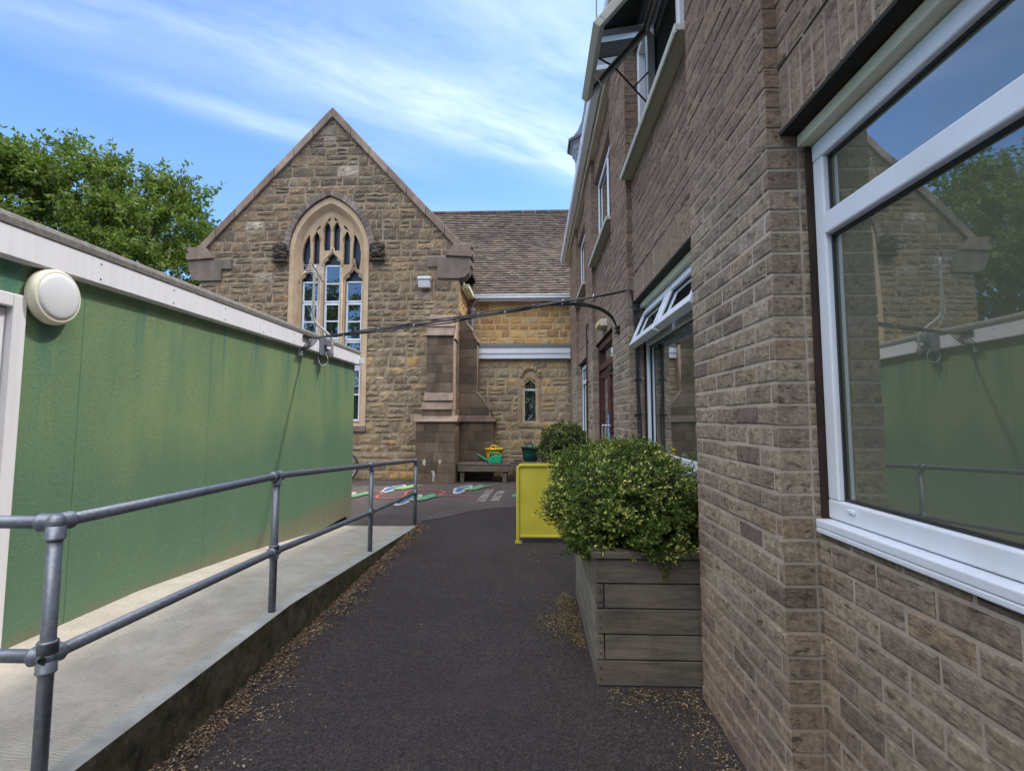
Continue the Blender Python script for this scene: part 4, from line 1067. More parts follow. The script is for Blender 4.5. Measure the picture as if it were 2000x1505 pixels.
# ------------------------------------------------------------------ green classroom on the left
gc = thing('classroom', (-4, 3, 0), 'flat-roofed green painted classroom with a white fascia', 'building')
def FG(off=0.0):
    """u = distance along the wall (world Y), v = height, t = depth into the wall"""
    return lambda u, v, t: Vector((wallx(u) + off - t, u, v))
YF = 7.47
b = MB()
seams = [-4, -2.1, -.9, .3, 1.35]
ps = [(-4, -2.1), (-2.1, -.9), (-.9, .3), (.3, 1.38)]; DO = .07
for (c, d) in ps: b.prism([(c + .002, .06), (d - .002, .06), (d - .002, 2.2), (c + .002, 2.2)], FG(), 0, .05)
b.prism([(1.38, 1.97), (2.48, 1.97), (2.48, 2.2), (1.38, 2.2)], FG(), 0, .05)
e = [2.48, 2.83, 4.03, 5.25, 6.46, YF]
for c, d in zip(e, e[1:]): b.prism([(c + .0007, .06), (d - .0007, .06), (d - .0007, 2.2), (c + .0007, 2.2)], FG(), 0, .05)
gwall = b.build('wall', M['green'], gc, bevel=.002, seg=1, label='green wall streaked with yellow and dark stains')
b = MB(); b.box(-7.5, wallx(1.3) - .07, -4, 1.38, .07, 2.22); b.box(-7.5, wallx(7) - .07, 2.48, YF - .01, .07, 2.22); b.box(-7.5, -2.9, 1.38, 2.48, .07, 2.22); b.build('core', M['dark_gap'], gc)
b = MB(); b.prism([(wallx(YF) - .002, .06), (-7.5, .06), (-7.5, 2.2), (wallx(YF) - .002, 2.2)], lambda u, v, t: Vector((u, YF - t, v)), -.003, .008); b.build('end_wall', M['green'], gc)
for y in (6.9, 7.3): b = MB(); b.box(-2.85, wallx(y) - .06, y, y + .12, 0, .068); b.build('support_block', M['kerb_side'], gc)
b = MB(); b.prism([(-4.1, 2.125), (YF + .04, 2.125), (YF + .04, 2.272), (-4.1, 2.272)], FG(.055), 0, .022)
b.prism([(-4.1, 2.118), (YF + .03, 2.118), (YF + .03, 2.13), (-4.1, 2.13)], FG(.045), 0, .05)
b.prism([(wallx(YF) + .05, 2.125), (-7.5, 2.125), (-7.5, 2.272), (wallx(YF) + .05, 2.272)], lambda u, v, t: Vector((u, YF + .06 - t, v)), 0, .02)
fs_ = b.build('fascia', M['fascia'], gc, bevel=.003, label='white fascia board')
b = MB()
for i in range(12):
    y = 7.2 - i * .62
    for z in (2.235, 2.15):
        b = MB(); b.lathe([(.0045, 0), (.0045, .003), (.002, .004)], Matrix.Translation((wallx(y) + .055, y, z)) @ Matrix.Rotation(PI / 2, 4, 'Y'), 8); b.build('screw', M['black'], fs_)
b = MB()
prf = [(.06, 2.265), (.064, 2.30), (.055, 2.325), (.0, 2.345), (-.10, 2.35), (-5.0, 2.36), (-5.0, 2.27)]
yv = -4.1
while yv < YF:
    y1 = min(yv + 1.95, YF + .06)
    b.prism(prf, lambda u, v, t, yv=yv: Vector((wallx(yv + t) + u, yv + t, v)), 0, y1 - yv - .006); yv = y1
b.build('roof', M['felt'], gc, bevel=.006, label='grey felt edge of the flat roof')
# white door frame at the near end
b = MB()
for (c, d, z0, z1, o0, o1) in ((2.405, 2.475, .20, 1.965, .02, .09), (1.385, 1.455, .20, 1.965, .02, .09), (1.455, 2.405, 1.90, 1.965, .02, .09)):
    b.prism([(c, z0), (d, z0), (d, z1), (c, z1)], FG(o0), 0, o1)
for (c, d, z0, z1) in ((2.335, 2.403, .24, 1.895), (1.457, 1.52, .24, 1.895), (1.52, 2.335, 1.83, 1.895), (1.52, 2.335, .24, .36)):
    b.prism([(c, z0), (d, z0), (d, z1), (c, z1)], FG(-.012), 0, .06)
df = b.build('door', M['fascia'], gc, bevel=.006, label='white door frame at the left edge')
b = MB(); b.prism([(1.51, .35), (2.345, .35), (2.345, 1.84), (1.51, 1.84)], FG(-.04), 0, .02); b.build('door_panel', m_plain('lilac_grey_panel', (.34, .32, .38), .4, .1, 3), df)
b = MB(); b.box(-4, -3.2, 1.38, 2.48, 0, 2.0); b.build('door_infill', M['room'], df)
b = MB(); b.box(wallx(YF) + .03, wallx(YF) + .10, YF + .02, YF + .10, 2.14, 2.22); tag(b.build('junction_box', M['upvc'], None, bevel=.006), 'small white junction box on the far end of the classroom fascia', 'junction box')

# round bulkhead lamp
lp = thing('bulkhead_lamp', (wallx(2.55), 2.55, 1.99), 'round cream bulkhead lamp with an opal disc on the green wall', 'wall lamp')
LM = Matrix.Translation((wallx(2.6), 2.598, 1.99)) @ Matrix.Rotation(PI / 2, 4, 'Y')
b = MB(); b.lathe([(.10, -.005), (.125, .0), (.140, .014), (.144, .032), (.141, .047), (.134, .060), (.124, .066), (.120, .064)], LM, 56); b.build('body', M['lampcream'], lp, smooth=True)
b = MB(); b.lathe([(.121, .058), (.119, .066), (.098, .072), (.06, .076), (.03, .078), (.001, .079)], LM, 56); b.build('diffuser', M['diffuser'], lp, smooth=True)

# aerial, bracket
an = thing('tv_aerial', (wallx(6.2) + .09, 6.2, 2.1), 'bent pole with a television aerial clamped to the classroom fascia', 'aerial')
ax_ = wallx(6.2) + .14
pole = [(ax_, 6.2, 2.07), (ax_, 6.2, 2.27), (ax_ - .01, 6.19, 2.31), (ax_ - .045, 6.17, 2.36), (ax_ - .16, 6.12, 2.47), (ax_ - .19, 6.11, 2.53), (ax_ - .195, 6.1, 2.62), (ax_ - .20, 6.1, 3.17)]
b = MB(); b.tube(catmull(pole, 3), .0155, 10); b.build('pole', M['aerial'], an, smooth=True)
b = MB(); b.box(wallx(6.1) + .06, wallx(6.1) + .068, 6.02, 6.22, 2.10, 2.30); b.box(wallx(6.1) + .06, ax_ - .005, 6.14, 6.26, 2.12, 2.145); b.box(wallx(6.1) + .06, ax_ - .005, 6.14, 6.26, 2.22, 2.245); b.box(wallx(6.1) + .06, wallx(6.1) + .075, 6.2, 6.32, 2.135, 2.19); b.build('bracket', M['galv'], an)
for zq in (2.235, 2.13): b = MB(); b.tube([(ax_ - .06, 6.2, zq), (ax_ + .02, 6.2, zq)], .008, 6); b.build('clamp', M['galv'], an)
bs, be = Vector((ax_ - .22, 6.08, 3.175)), Vector((ax_ - .04, 5.95, 2.93))
b = MB(); b.tube([bs, be], .009, 6); bo = b.build('boom', M['black'], an)
b = MB()
for k in range(8):
    c = bs.lerp(be, (k + .5) / 8); ln = .12 - .006 * k
    b.tube([c + Vector((-ln, .02, 0)), c + Vector((ln, -.02, 0))], .003, 5)
b.tube([bs + Vector((-.1, 0, .02)), bs + Vector((-.1, 0, -.10)), bs + Vector((.14, 0, -.10)), bs + Vector((.14, 0, .02))], .003, 5)
b.build('element', M['steel'], an)
b = MB(); b.tube(catmull([(ax_ - .19, 6.08, 2.85), (ax_ - .215, 6.08, 2.6), (ax_ - .17, 6.1, 2.42), (ax_ - .11, 6.12, 2.32), (ax_ - .10, 6.1, 2.22), (ax_ - .11, 6.06, 2.08), (ax_ - .07, 6.06, 1.98), (ax_ - .02, 6.1, 2.0), (ax_ - .01, 6.1, 2.06), (ax_ - .04, 6.1, 2.12)], 5), .004, 6); b.build('coax', M['greyplast'], an)

# overhead cable bundle
oc = thing('overhead_cable', (-.8, 5.4, 2.5), 'bundle of black cables strung from the classroom to the brick building', 'cable')
A0, A1 = Vector((wallx(5.75) + .07, 5.75, 2.245)), Vector((.815, 4.74, 2.50))
def sag(t, dz=0, ds=.12):
    p_ = A0.lerp(A1, t); return Vector((p_.x, p_.y, p_.z + dz - ds * 4 * t * (1 - t)))
b = MB()
for k, (dz, ds) in enumerate(((0, .03), (.018, .018), (-.014, .035), (.006, .026))):
    b.tube([sag(t / 24, dz * math.sin(PI * min(1, t / 20)) + .004 * math.sin(t * 1.3 + k), ds) + Vector((0, .012 * math.sin(t * .9 + k * 2), 0)) for t in range(25)], .0065 if k else .0085, 6)
b.build('cable', M['black'], oc)
b = MB()
for t in (3, 6, 9, 12, 14, 16, 18, 20, 22): q = sag(t / 24, .0, .028); b.tube([q + Vector((-.006, 0, -.022)), q + Vector((.006, 0, .026))], .006, 5)
b.build('cable_tie', M['steel'], oc)
# loop to the bracket on the second pilaster
q0 = sag(.80, -.01, .028)
b = MB()
for d in (0, .018): b.tube(catmull([tuple(q0), (.42, 5.05, 2.46 - d), (.62, 5.1, 2.43 - d), (.74, 5.12, 2.36 - d), (.79, 5.14, 2.27), (.80, 5.15, 2.22)], 5), .009, 6)
b.box(.79, .826, 5.1, 5.24, 2.19, 2.205); b.box(.79, .826, 5.1, 5.24, 2.235, 2.25); b.tube([(.795, 5.12, 2.20), (.795, 5.12, 2.26)], .008, 6)
b.build('loop', M['black'], oc)
# cables dropping down the return of the second pilaster
b = MB()
for d in (0, .022): b.tube(catmull([(.815, 4.735, 2.50), (.84 + d, 4.665, 2.49), (.865 + d, 4.655, 2.40), (.885 + d, 4.655, 2.1), (.89 + d * .5, 4.652, 1.7), (.895 + d, 4.65, 1.3), (.897 + d * .5, 4.65, .9)], 5), .008, 6)
for z in (2.3, 2.0, 1.7, 1.4): b.box(.87, .93, 4.64, 4.676, z, z + .012)
b.build('drop_cable', M['black'], oc)
b = MB()
for k in range(4):
    b.tube(catmull([(A0.x - .0 + .01 * k, 5.80, 2.27 - .005 * k), (A0.x + .06, 5.76 - .03 * k, 2.24), (A0.x + .05, 5.70 - .05 * k, 2.17), (A0.x - .005, 5.63 - .03 * k, 2.11), (A0.x - .055, 5.60, 2.07)], 4), .006, 5)
b.box(A0.x - .012, A0.x + .02, 5.56, 5.74, 2.235, 2.255)
b.build('cable_tail', M['black'], oc)
for k in range(4):
    pass
b = MB()
for k in range(4): b.tube([(A0.x - .06, 5.585, 2.045 + k * .018), (A0.x - .02, 5.585, 2.045 + k * .018)], .009, 6)
b.build('insulator', M['upvc'], oc)

# floodlight on the gable
fl = thing('floodlight', (-2.46, FY, 4.43), 'small grey floodlight fixed to the gable above the buttress', 'floodlight')
b = MB(); b.prism([(11.80, 4.555), (11.78, 4.50), (11.80, 4.46), (11.97, 4.46), (11.97, 4.56)], lambda u, v, t: Vector((-2.61 + t, u, v)), 0, .30); b.build('housing', M['greyplast'], fl, bevel=.01)
b = MB(); b.prism([(11.80, 4.458), (11.85, 4.31), (11.95, 4.30), (11.97, 4.458)], lambda u, v, t: Vector((-2.595 + t, u, v)), 0, .27); b.build('lens', M['diffuser'], fl, bevel=.01)

# ------------------------------------------------------------------ handrail on the ramp
hr = thing('handrail', (-1.54, 1.69, .2), 'grey tubular steel handrail with four posts along the ramp', 'handrail')
PX = -1.545; pr_ = .0215
posts = [(1.715, 1.042, .22), (3.215, 1.03, zk(3.215)), (5.13, .928, zk(5.13)), (7.07, .815, 0)]
mids = [.625, .585, .485, .40]
for (y, zt, zb) in posts:
    b = MB(); b.tube([(PX, y, zb - .02), (PX, y, zt)], pr_, 20); b.build('post', M['galv'], hr, smooth=True)
b = MB()
top = [(PX, y, zt) for (y, zt, zb) in posts]; mid = [(PX, p_[0], mz) for p_, mz in zip(posts, mids)]
b.tube(top, pr_ - .001, 20); b.build('top_rail', M['galv'], hr, smooth=True)
b = MB(); b.tube(mid, pr_ - .001, 20); b.build('mid_rail', M['galv'], hr, smooth=True)
b = MB(); b.tube([(PX, 1.715, 1.042), (-2.38, 1.715, 1.042)], pr_ - .001, 20); b.build('top_rail', M['galv'], hr, smooth=True)
b = MB(); b.tube([(PX, 1.715, .625), (-2.38, 1.715, .625)], pr_ - .001, 20); b.build('mid_rail', M['galv'], hr, smooth=True)
def fitting(c, dirs, r_=.0285, ln=.055, ball=.0300):
    b = MB(); c = Vector(c)
    for d in dirs:
        d = Vector(d).normalized()
        b.tube([c - d * .01, c + d * (ln - .008), c + d * (ln - .006), c + d * ln], [r_, r_, r_ + .002, r_ - .002], 20)
    b.lathe([(.001, -ball)] + [(ball * math.cos(a * PI / 16), ball * math.sin(a * PI / 16)) for a in range(-7, 8)] + [(.001, ball)], Matrix.Translation(c), 20)
    for d in dirs:
        d = Vector(d).normalized(); s_ = d.cross(Vector((0, 0, 1)))
        if s_.length < .1: s_ = Vector((-.75, -.66, 0))
        s_.normalize()
        if abs(d.z) > .5: pass
    return b.build('rail_fitting', M['galv'], hr, smooth=True)
for i, (y, zt, zb) in enumerate(posts):
    d = []
    if i < 3: d.append(Vector(top[i + 1]) - Vector(top[i]))
    if i > 0: d.append(Vector(top[i - 1]) - Vector(top[i]))
    if i == 0: d.append((-1, 0, 0))
    fitting(top[i], d + [(0, 0, -1)])
    d = []
    if i < 3: d.append(Vector(mid[i + 1]) - Vector(mid[i]))
    if i > 0: d.append(Vector(mid[i - 1]) - Vector(mid[i]))
    if i == 0: d.append((-1, 0, 0))
    b = fitting(mid[i], d + [(0, 0, 1), (0, 0, -1)], ln=.05 if i == 0 else .04)
# set screw on the nearest fitting
b = MB(); c = Vector(mid[0]); d = Vector((.35, -1, 0)).normalized()
T = Matrix.Translation(c + d * .03) @ d.to_track_quat('Z', 'Y').to_matrix().to_4x4()
b.lathe([(.010, -.002), (.010, .006), (.006, .006), (.005, .002), (.001, .002)], T, 14); b.build('set_screw', M['black'], hr)
c = Vector(mid[2]).lerp(Vector(mid[3]), .55); d = (Vector(mid[3]) - Vector(mid[2])).normalized()
b = MB(); b.tube([c - d * .05, c + d * .05], .030, 18); b.build('rail_fitting', M['galv'], hr, smooth=False)

# ------------------------------------------------------------------ planters
def planter(loc, sx, sy, h, nb, label, group):
    t_ = thing('planter', loc, label, 'planter', group)
    x0, y0, z0 = loc; bh = h / nb; rg = random.Random(int(sx * 97 + sy * 13))
    fb = MB(); sb_ = MB()
    for k in range(nb):
        za, zb = z0 + k * bh + .003, z0 + (k + 1) * bh - .003
        o = .0 if k % 2 else .035
        if k % 2: fb.box(x0 + .045, x0 + sx - .02, y0 + .006, y0 + .046, za, zb); fb.box(x0 + .002, x0 + .040, y0 + .003, y0 + .04, za, zb)
        else: fb.box(x0, x0 + sx, y0 + rg.uniform(0, .003), y0 + .04, za, zb)
        sb_.box(x0 + rg.uniform(.001, .004), x0 + .038, y0 + .048, y0 + sy, za, zb)
    fb.build('front_board', M['plank_x'], t_, bevel=.004); sb_.build('side_board', M['plank_y'], t_, bevel=.004)
    for k in range(nb):
        for xq in (x0 + .022, x0 + sx - .05):
            for zq in (.28, .72):
                nl_ = MB(); nl_.lathe([(.004, 0), (.004, .003), (.001, .0035)], Matrix.Translation((xq, y0 + .0015, z0 + (k + zq) * bh)) @ Matrix.Rotation(PI / 2, 4, 'X'), 8); nl_.build('screw', M['brownpipe'], t_)
    b = MB(); b.box(x0 + sx - .04, x0 + sx, y0 + .05, y0 + sy, z0, z0 + h); b.box(x0 + .04, x0 + sx - .04, y0 + sy - .04, y0 + sy, z0, z0 + h); b.build('back_board', M['plank_y'], t_)
    b = MB(); b.box(x0 - .02, x0 + sx, y0 - .018, y0 + .08, z0 + h + .002, z0 + h + .036); b.box(x0 - .02, x0 + .08, y0 + .083, y0 + sy, z0 + h + .002, z0 + h + .036); b.build('capping', M['plank_x'], t_, bevel=.004)
    b = MB(); b.box(x0 + .04, x0 + sx - .04, y0 + .05, y0 + sy - .04, z0 + h * .2, z0 + h - .03); b.build('soil', m_plain('planter_soil', (.03, .022, .015), .95), t_)
    return t_
planter((.322, 2.90, .006), .615, 1.42, .64, 5, 'tall grey plank planter behind the near brick pilaster', 'wooden planters')
planter((.16, 9.05, 0), .66, 1.2, .56, 4, 'plank planter half hidden behind the yellow panel', 'wooden planters')

def leafquad(vs, fs, c, d, up, ln, wd_):
    s_ = d.cross(up)
    if s_.length < 1e-3: s_ = d.orthogonal()
    s_.normalize(); n_ = s_.cross(d); b = len(vs)
    vs += [c, c + d * ln * .5 + s_ * wd_ / 2 + n_ * wd_ * .12, c + d * ln, c + d * ln * .5 - s_ * wd_ / 2 + n_ * wd_ * .12]
    fs.append((b, b + 1, b + 2, b + 3))
def rv(rg): 
    while True:
        v = Vector((rg.uniform(-1, 1), rg.uniform(-1, 1), rg.uniform(-1, 1)))
        if .05 < v.length < 1: return v.normalized()
def shrub(name, c, rad, nsp, leaf, mat, label, seed, xmax=9, pw=2.4, group=None, lump=.22):
    t_ = thing(name, (c[0], c[1], c[2] - rad[2]), label, 'shrub', group)
    rg = random.Random(seed); vs = []; fs = []; vy = []; fy = []; tw = MB()
    C = Vector(c)
    def surf(d, k):
        q = (abs(d.x) ** pw + abs(d.y) ** pw + abs(d.z) ** pw) ** (-1 / pw)
        q *= 1 + lump * mnoise.noise(d * 2.2 + Vector((seed, 0, 0))) + lump * .7 * mnoise.noise(d * 6.5 + Vector((0, seed, 0)))
        return C + Vector((d.x * rad[0], d.y * rad[1], d.z * rad[2])) * q * k
    for i in range(nsp):
        d = rv(rg); k = 1 - abs(rg.gauss(0, .075)) if rg.random() < .8 else rg.uniform(.72, .95)
        if rg.random() < .03: k = 1 + rg.uniform(.02, .10)
        p_ = surf(d, k)
        if p_.x > xmax or p_.z < c[2] - rad[2] * 1.05: continue
        out = (d + Vector((0, 0, .35)) + rv(rg) * .55).normalized()
        nl = rg.randint(6, 9)
        for q in range(nl):
            a = 2.4 * q; side = out.orthogonal().normalized(); side = (Matrix.Rotation(a + i, 3, out) @ side)
            dd = (side * .85 + out * (.25 + .8 * q / nl) + rv(rg) * .2).normalized()
            tip = q >= nl - 3 and mnoise.noise(p_ * 5.5) + rg.uniform(-.5, .5) > .08
            leafquad(vy if tip else vs, fy if tip else fs, p_ + out * leaf * .55 * q * .4, dd, out, leaf * rg.uniform(.75, 1.2), leaf * rg.uniform(.42, .6))
    me = MB(); me.add(vs, fs); me.mi = 1; me.add(vy, fy); me.build('foliage', [mat, M['boxtip']], t_)
    core = MB(); n = 20
    for i in range(n + 1):
        pass
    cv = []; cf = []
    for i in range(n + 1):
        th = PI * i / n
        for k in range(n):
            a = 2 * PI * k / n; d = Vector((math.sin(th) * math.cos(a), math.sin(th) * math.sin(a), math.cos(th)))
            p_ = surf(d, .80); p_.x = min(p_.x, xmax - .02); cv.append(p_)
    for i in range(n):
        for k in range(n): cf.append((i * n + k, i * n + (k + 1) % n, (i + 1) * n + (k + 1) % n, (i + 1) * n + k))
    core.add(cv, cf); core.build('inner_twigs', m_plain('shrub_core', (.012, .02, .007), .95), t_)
    for i in range(7):
        a = rg.uniform(0, 6.28); tw.tube([(c[0], c[1], c[2] - rad[2] - .12), (c[0] + .3 * rad[0] * math.cos(a), c[1] + .3 * rad[1] * math.sin(a), c[2])], .012, 6)
    tw.build('stem', M['twig'], t_)
    return t_
shrub('box_shrub', (.555, 3.52, .855), (.435, .70, .325), 7600, .022, M['boxleaf'], 'big clipped box shrub with yellow tips filling the near planter', 5, xmax=.955)
shrub('box_shrub', (.545, 9.6, .86), (.40, .58, .36), 2600, .035, M['boxleaf_dark'], 'darker rounded shrub beside the far end of the brick building', 9, xmax=1.0)

# yellow barrier panel
yp = thing('barrier_panel', (.2, 6.1, 0), 'scuffed yellow metal barrier panel standing behind the shrub', 'barrier')
X0, X1, Z1 = -.195, .62, .868
b = MB(); yy = 6.06
b.prism([(X0, .03), (X0 + .035, .03), (X0 + .035, Z1 - .045), (X0 + .06, Z1 - .035), (X1, Z1 - .035), (X1, Z1), (X0 + .045, Z1), (X0, Z1 - .045)], FX(yy), 0, .045)
b.box(X1 - .035, X1, yy, yy + .045, .03, Z1 - .036); b.box(X0 + .036, X1 - .036, yy + .002, yy + .043, .06, .085); b.build('frame', M['yellow'], yp, bevel=.006)
b = MB(); b.box(X0 + .03, X1 - .03, yy + .018, yy + .028, .07, Z1 - .03); b.build('sheet', M['yellow'], yp)
b = MB(); b.box(X0 - .012, X0 + .06, yy - .03, yy + .075, 0.006, .014); b.box(X0, X0 + .035, yy + .001, yy + .044, .014, .03); b.box(X1 - .06, X1 + .012, yy - .03, yy + .075, .006, .014); b.box(X1 - .035, X1, yy + .001, yy + .044, .014, .03); b.build('foot', M['yellow'], yp)
b = MB(); 
for dx in (.0, .045): b.lathe([(.007, 0), (.007, .006), (.002, .008)], Matrix.Translation((X0 + dx, yy - .018, .014)), 8)
b.build('bolt', M['brownpipe'], yp)

# benches in the corner
def bench(x0, x1, y0, y1, h, label, group):
    t_ = thing('bench', (x0, y0, 0), label, 'bench', group)
    n = 4; wv = (y1 - y0) / n
    for k in range(n):
        b = MB(); b.box(x0, x1, y0 + k * wv + .003, y0 + (k + 1) * wv - .003, h - .035, h); b.build('top_board', M['plank_x'], t_, bevel=.004)
    b = MB(); b.box(x0 + .02, x1 - .02, y0 + .012, y0 + .045, h - .17, h - .037); b.build('front_rail', M['plank_x'], t_, bevel=.004)
    for (x, y) in ((x0 + .07, y0 + .05), (x1 - .16, y0 + .05), (x0 + .07, y1 - .12), (x1 - .16, y1 - .12)):
        b = MB(); b.box(x, x + .085, y, y + .085, 0, h - .038); b.build('leg', M['plank_z'], t_, bevel=.004)
bench(-1.64, -.50, 11.52, 12.06, .405, 'weathered wooden bench in front of the right buttress', 'wooden benches')
bench(-.47, .86, 11.80, 12.3, .425, 'low wooden bench under the small vestry window', 'wooden benches')
def tub(name, c, r0, r1, h, mat, label):
    t_ = thing(name, c, label, 'tub')
    T = Matrix.Translation(c)
    b = MB(); b.lathe([(r0, 0), (r0 + (r1 - r0) * .5, h * .5), (r1, h - .02), (r1 + .012, h - .02), (r1 + .012, h), (r1 - .008, h), (r0 + (r1 - r0) * .5 - .008, h * .5), (r0 - .01, .015), (.001, .012)], T, 36); b.build('body', mat, t_, smooth=True)
    for s_ in (1, -1):
        b = MB(); b.tube(catmull([(c[0] - .09, c[1] + s_ * r1, c[2] + h - .01), (c[0] - .08, c[1] + s_ * r1, c[2] + h + .035), (c[0] - .02, c[1] + s_ * (r1 + .004), c[2] + h + .065), (c[0] + .04, c[1] + s_ * (r1 + .004), c[2] + h + .05), (c[0] + .07, c[1] + s_ * r1, c[2] + h - .01)], 4), .009, 8); b.build('handle', mat, t_, smooth=True)
    return t_
tub('rubber_tub', (-.86, 11.86, .407), .15, .20, .30, M['tubyellow'], 'yellow rubber tub behind the green watering can')
tub('rubber_tub', (-.07, 12.02, .427), .155, .205, .31, M['tubgreen'], 'dark green rubber tub on the low bench')
def can(c, mat, s_, label, flip=1):
    t_ = thing('watering_can', c, label, 'watering can')
    c = Vector(c)
    prof = [(-.17, 0), (.10, 0), (.125, .03), (.12, .12), (.10, .155), (.05, .165), (-.08, .165), (-.115, .14), (-.15, .09), (-.175, .03)]
    b = MB(); n = len(prof); ys_ = [(-.062, .82), (-.05, .95), (0, 1), (.05, .95), (.062, .82)]
    vs = []
    for yv_, k in ys_:
        for (x, z) in prof: vs.append(c + Vector(((-.02 + (x + .02) * k) * s_ * flip, yv_ * s_, (.08 + (z - .08) * k) * s_)))
    fs = [tuple(range(n)), tuple(range(4 * n, 5 * n))[::-1]]
    for i in range(4):
        for k in range(n): fs.append((i * n + k, i * n + (k + 1) % n, (i + 1) * n + (k + 1) % n, (i + 1) * n + k))
    b.add(vs, fs); b.build('body', mat, t_, smooth=False, bevel=.006)
    b = MB(); q = lambda x, z: c + Vector((x * s_ * flip, 0, z * s_))
    b.tube([q(-.14, .04), q(-.22, .08), q(-.33, .15), q(-.42, .20)], [.026 * s_, .02 * s_, .015 * s_, .013 * s_], 10); b.build('spout', mat, t_, smooth=True)
    b = MB(); b.tube(catmull([q(-.08, .16), q(-.085, .205), q(-.03, .225), q(.05, .215), q(.12, .17), q(.125, .11)], 4), .013 * s_, 8); b.build('handle', mat, t_, smooth=True)
can((-.80, 11.60, .407), M['can'], 1.0, 'bright green plastic watering can with a long spout')
can((-.90, 11.74, .407), M['black'], 1.25, 'black watering can behind the green one', -.35)
b = MB(); b.lathe([(.05, 0), (.07, .10), (.075, .10), (.075, .115), (.06, .115), (.045, .01), (.001, .01)], Matrix.Translation((.30, 11.95, .427)), 16)
tag(b.build('plant_pot', M['tubgreen']), 'small dark green plant pot beside the big green tub', 'plant pot')
b = MB(); b.tube([(-.42, 11.95, .44), (-.30, 11.9, .445), (-.27, 11.85, .45)], .016, 8); b.tube([(-.30, 11.9, .445), (-.33, 11.84, .445)], .012, 6)
tag(b.build('garden_trowel', M['brownpipe'], smooth=True), 'small dark hand trowel lying between the two tubs', 'trowel')

# bicycle leaning on the gable, mostly hidden
bi = thing('bicycle', (-4.7, 11.68, 0), 'bicycle leaning on the gable wall, only its wheel showing past the classroom', 'bicycle')
for cx in (-4.13, -5.15):
    T = Matrix.Translation((cx, 11.70, .32)) @ Matrix.Rotation(PI / 2, 4, 'X')
    ringp = [(cx + .30 * math.cos(2 * PI * k / 36), 11.70, .32 + .30 * math.sin(2 * PI * k / 36)) for k in range(37)]
    b = MB(); b.tube(ringp, .022, 8, False); wh = b.build('wheel', M['black'], bi, smooth=True)
    b = MB(); b.tube([(cx + (p_[0] - cx) * .92, 11.70, .32 + (p_[2] - .32) * .92) for p_ in ringp], .009, 6, False)
    for k in range(14): a = 2 * PI * k / 14; b.tube([(cx, 11.70, .32), (cx + .275 * math.cos(a), 11.70, .32 + .275 * math.sin(a))], .0018, 4)
    b.build('rim', M['steel'], wh)
b = MB()
for p_, q_ in (((-5.15, .32), (-4.75, .30)), ((-5.15, .32), (-4.95, .78)), ((-4.75, .30), (-4.95, .78)), ((-4.75, .30), (-4.32, .76)), ((-4.95, .76), (-4.32, .78)), ((-4.32, .82), (-4.13, .32))):
    b.tube([(p_[0], 11.70, p_[1]), (q_[0], 11.70, q_[1])], .017, 8)
b.build('frame', M['maroon'], bi)
b = MB(); b.box(-5.08, -4.86, 11.64, 11.76, .86, .90); b.tube([(-4.97, 11.7, .78), (-4.97, 11.7, .87)], .013, 6); b.build('saddle', M['black'], bi, bevel=.01)
b = MB(); b.tube([(-4.32, 11.7, .80), (-4.33, 11.7, .95)], .013, 6); b.tube([(-4.33, 11.45, .96), (-4.33, 11.92, .96)], .012, 6); b.build('handlebar', M['black'], bi)

# ------------------------------------------------------------------ litter
rg = random.Random(91)
def litter(name, mat, pts, label, size=(.004, .014), twig=.3):
    vs = []; fs = []
    for (x, y, z, k) in pts:
        d = Vector((rg.uniform(-1, 1), rg.uniform(-1, 1), rg.uniform(-.25, .35))).normalized()
        L_ = rg.uniform(*size) * k
        if rg.random() < twig: leafquad(vs, fs, Vector((x, y, z)), d, rv(rg), L_ * 2.6, .0035)
        else: leafquad(vs, fs, Vector((x, y, z)), d, Vector((rg.uniform(-.5, .5), rg.uniform(-.5, .5), 1)).normalized(), L_ * 1.2, L_ * rg.uniform(.5, .9))
    me = MB(); me.add(vs, fs); o = me.build(name, mat); o['kind'] = 'stuff'; o['label'] = label
    return o
pts = []
for i in range(26000):
    y = rg.uniform(.9, 6.9); w_ = .055 + .075 * (.5 + mnoise.noise(Vector((0, y * 1.1, 3)))) + (.05 if y < 3.2 else 0)
    if y > 4.5: w_ *= .75
    x = abs(rg.gauss(0, 1)) * w_ * .85
    
    if mnoise.noise(Vector((x * 9, y * 6, 1))) < rg.uniform(-.35, .2) and x > .05: continue
    pts.append((-1.478 + x, y, .009 + max(0, .022 - x * .12) * rg.random(), 1 if y < 4 else 1.3))
for i in range(420): pts.append((rg.uniform(-1.4, .8), rg.uniform(1.0, 9), .009, rg.uniform(.4, .9)))
for i in range(260): pts.append((rg.uniform(-3.2, .5), rg.uniform(8, 11.3), .006, rg.uniform(.8, 1.4)))
for i in range(500): pts.append((rg.uniform(-1.6, .8), 11.75 + rg.gauss(0, .2), .006, rg.uniform(.8, 1.8)))
for i in range(1300): yy_ = rg.uniform(.7, 2.85); pts.append((.80 - abs(rg.gauss(0, .05)), yy_, .009 + rg.random() * .01, .9))
litter('leaf_litter', M['litter'], pts, 'dry brown leaf litter drifted along the ramp kerb')
pts = []
for i in range(5200):
    t_ = rg.random(); cx, cy, s_ = ((.20, 3.75, .075) if t_ < .55 else (.25, 4.10, .05)) if t_ < .85 else (.27, 3.45, .045)
    x, y = rg.gauss(cx, s_), rg.gauss(cy, s_ * 1.8)
    hgt = .05 * math.exp(-((x - .22) / .07) ** 2)
    if x > .315 and y > 2.9: x = .31 - rg.random() * .05
    pts.append((x, y, .008 + hgt * rg.random(), .8))
for i in range(700): pts.append((rg.uniform(.36, .82), 2.86 - abs(rg.gauss(0, .10)), .008 + rg.random() * .015, .9))
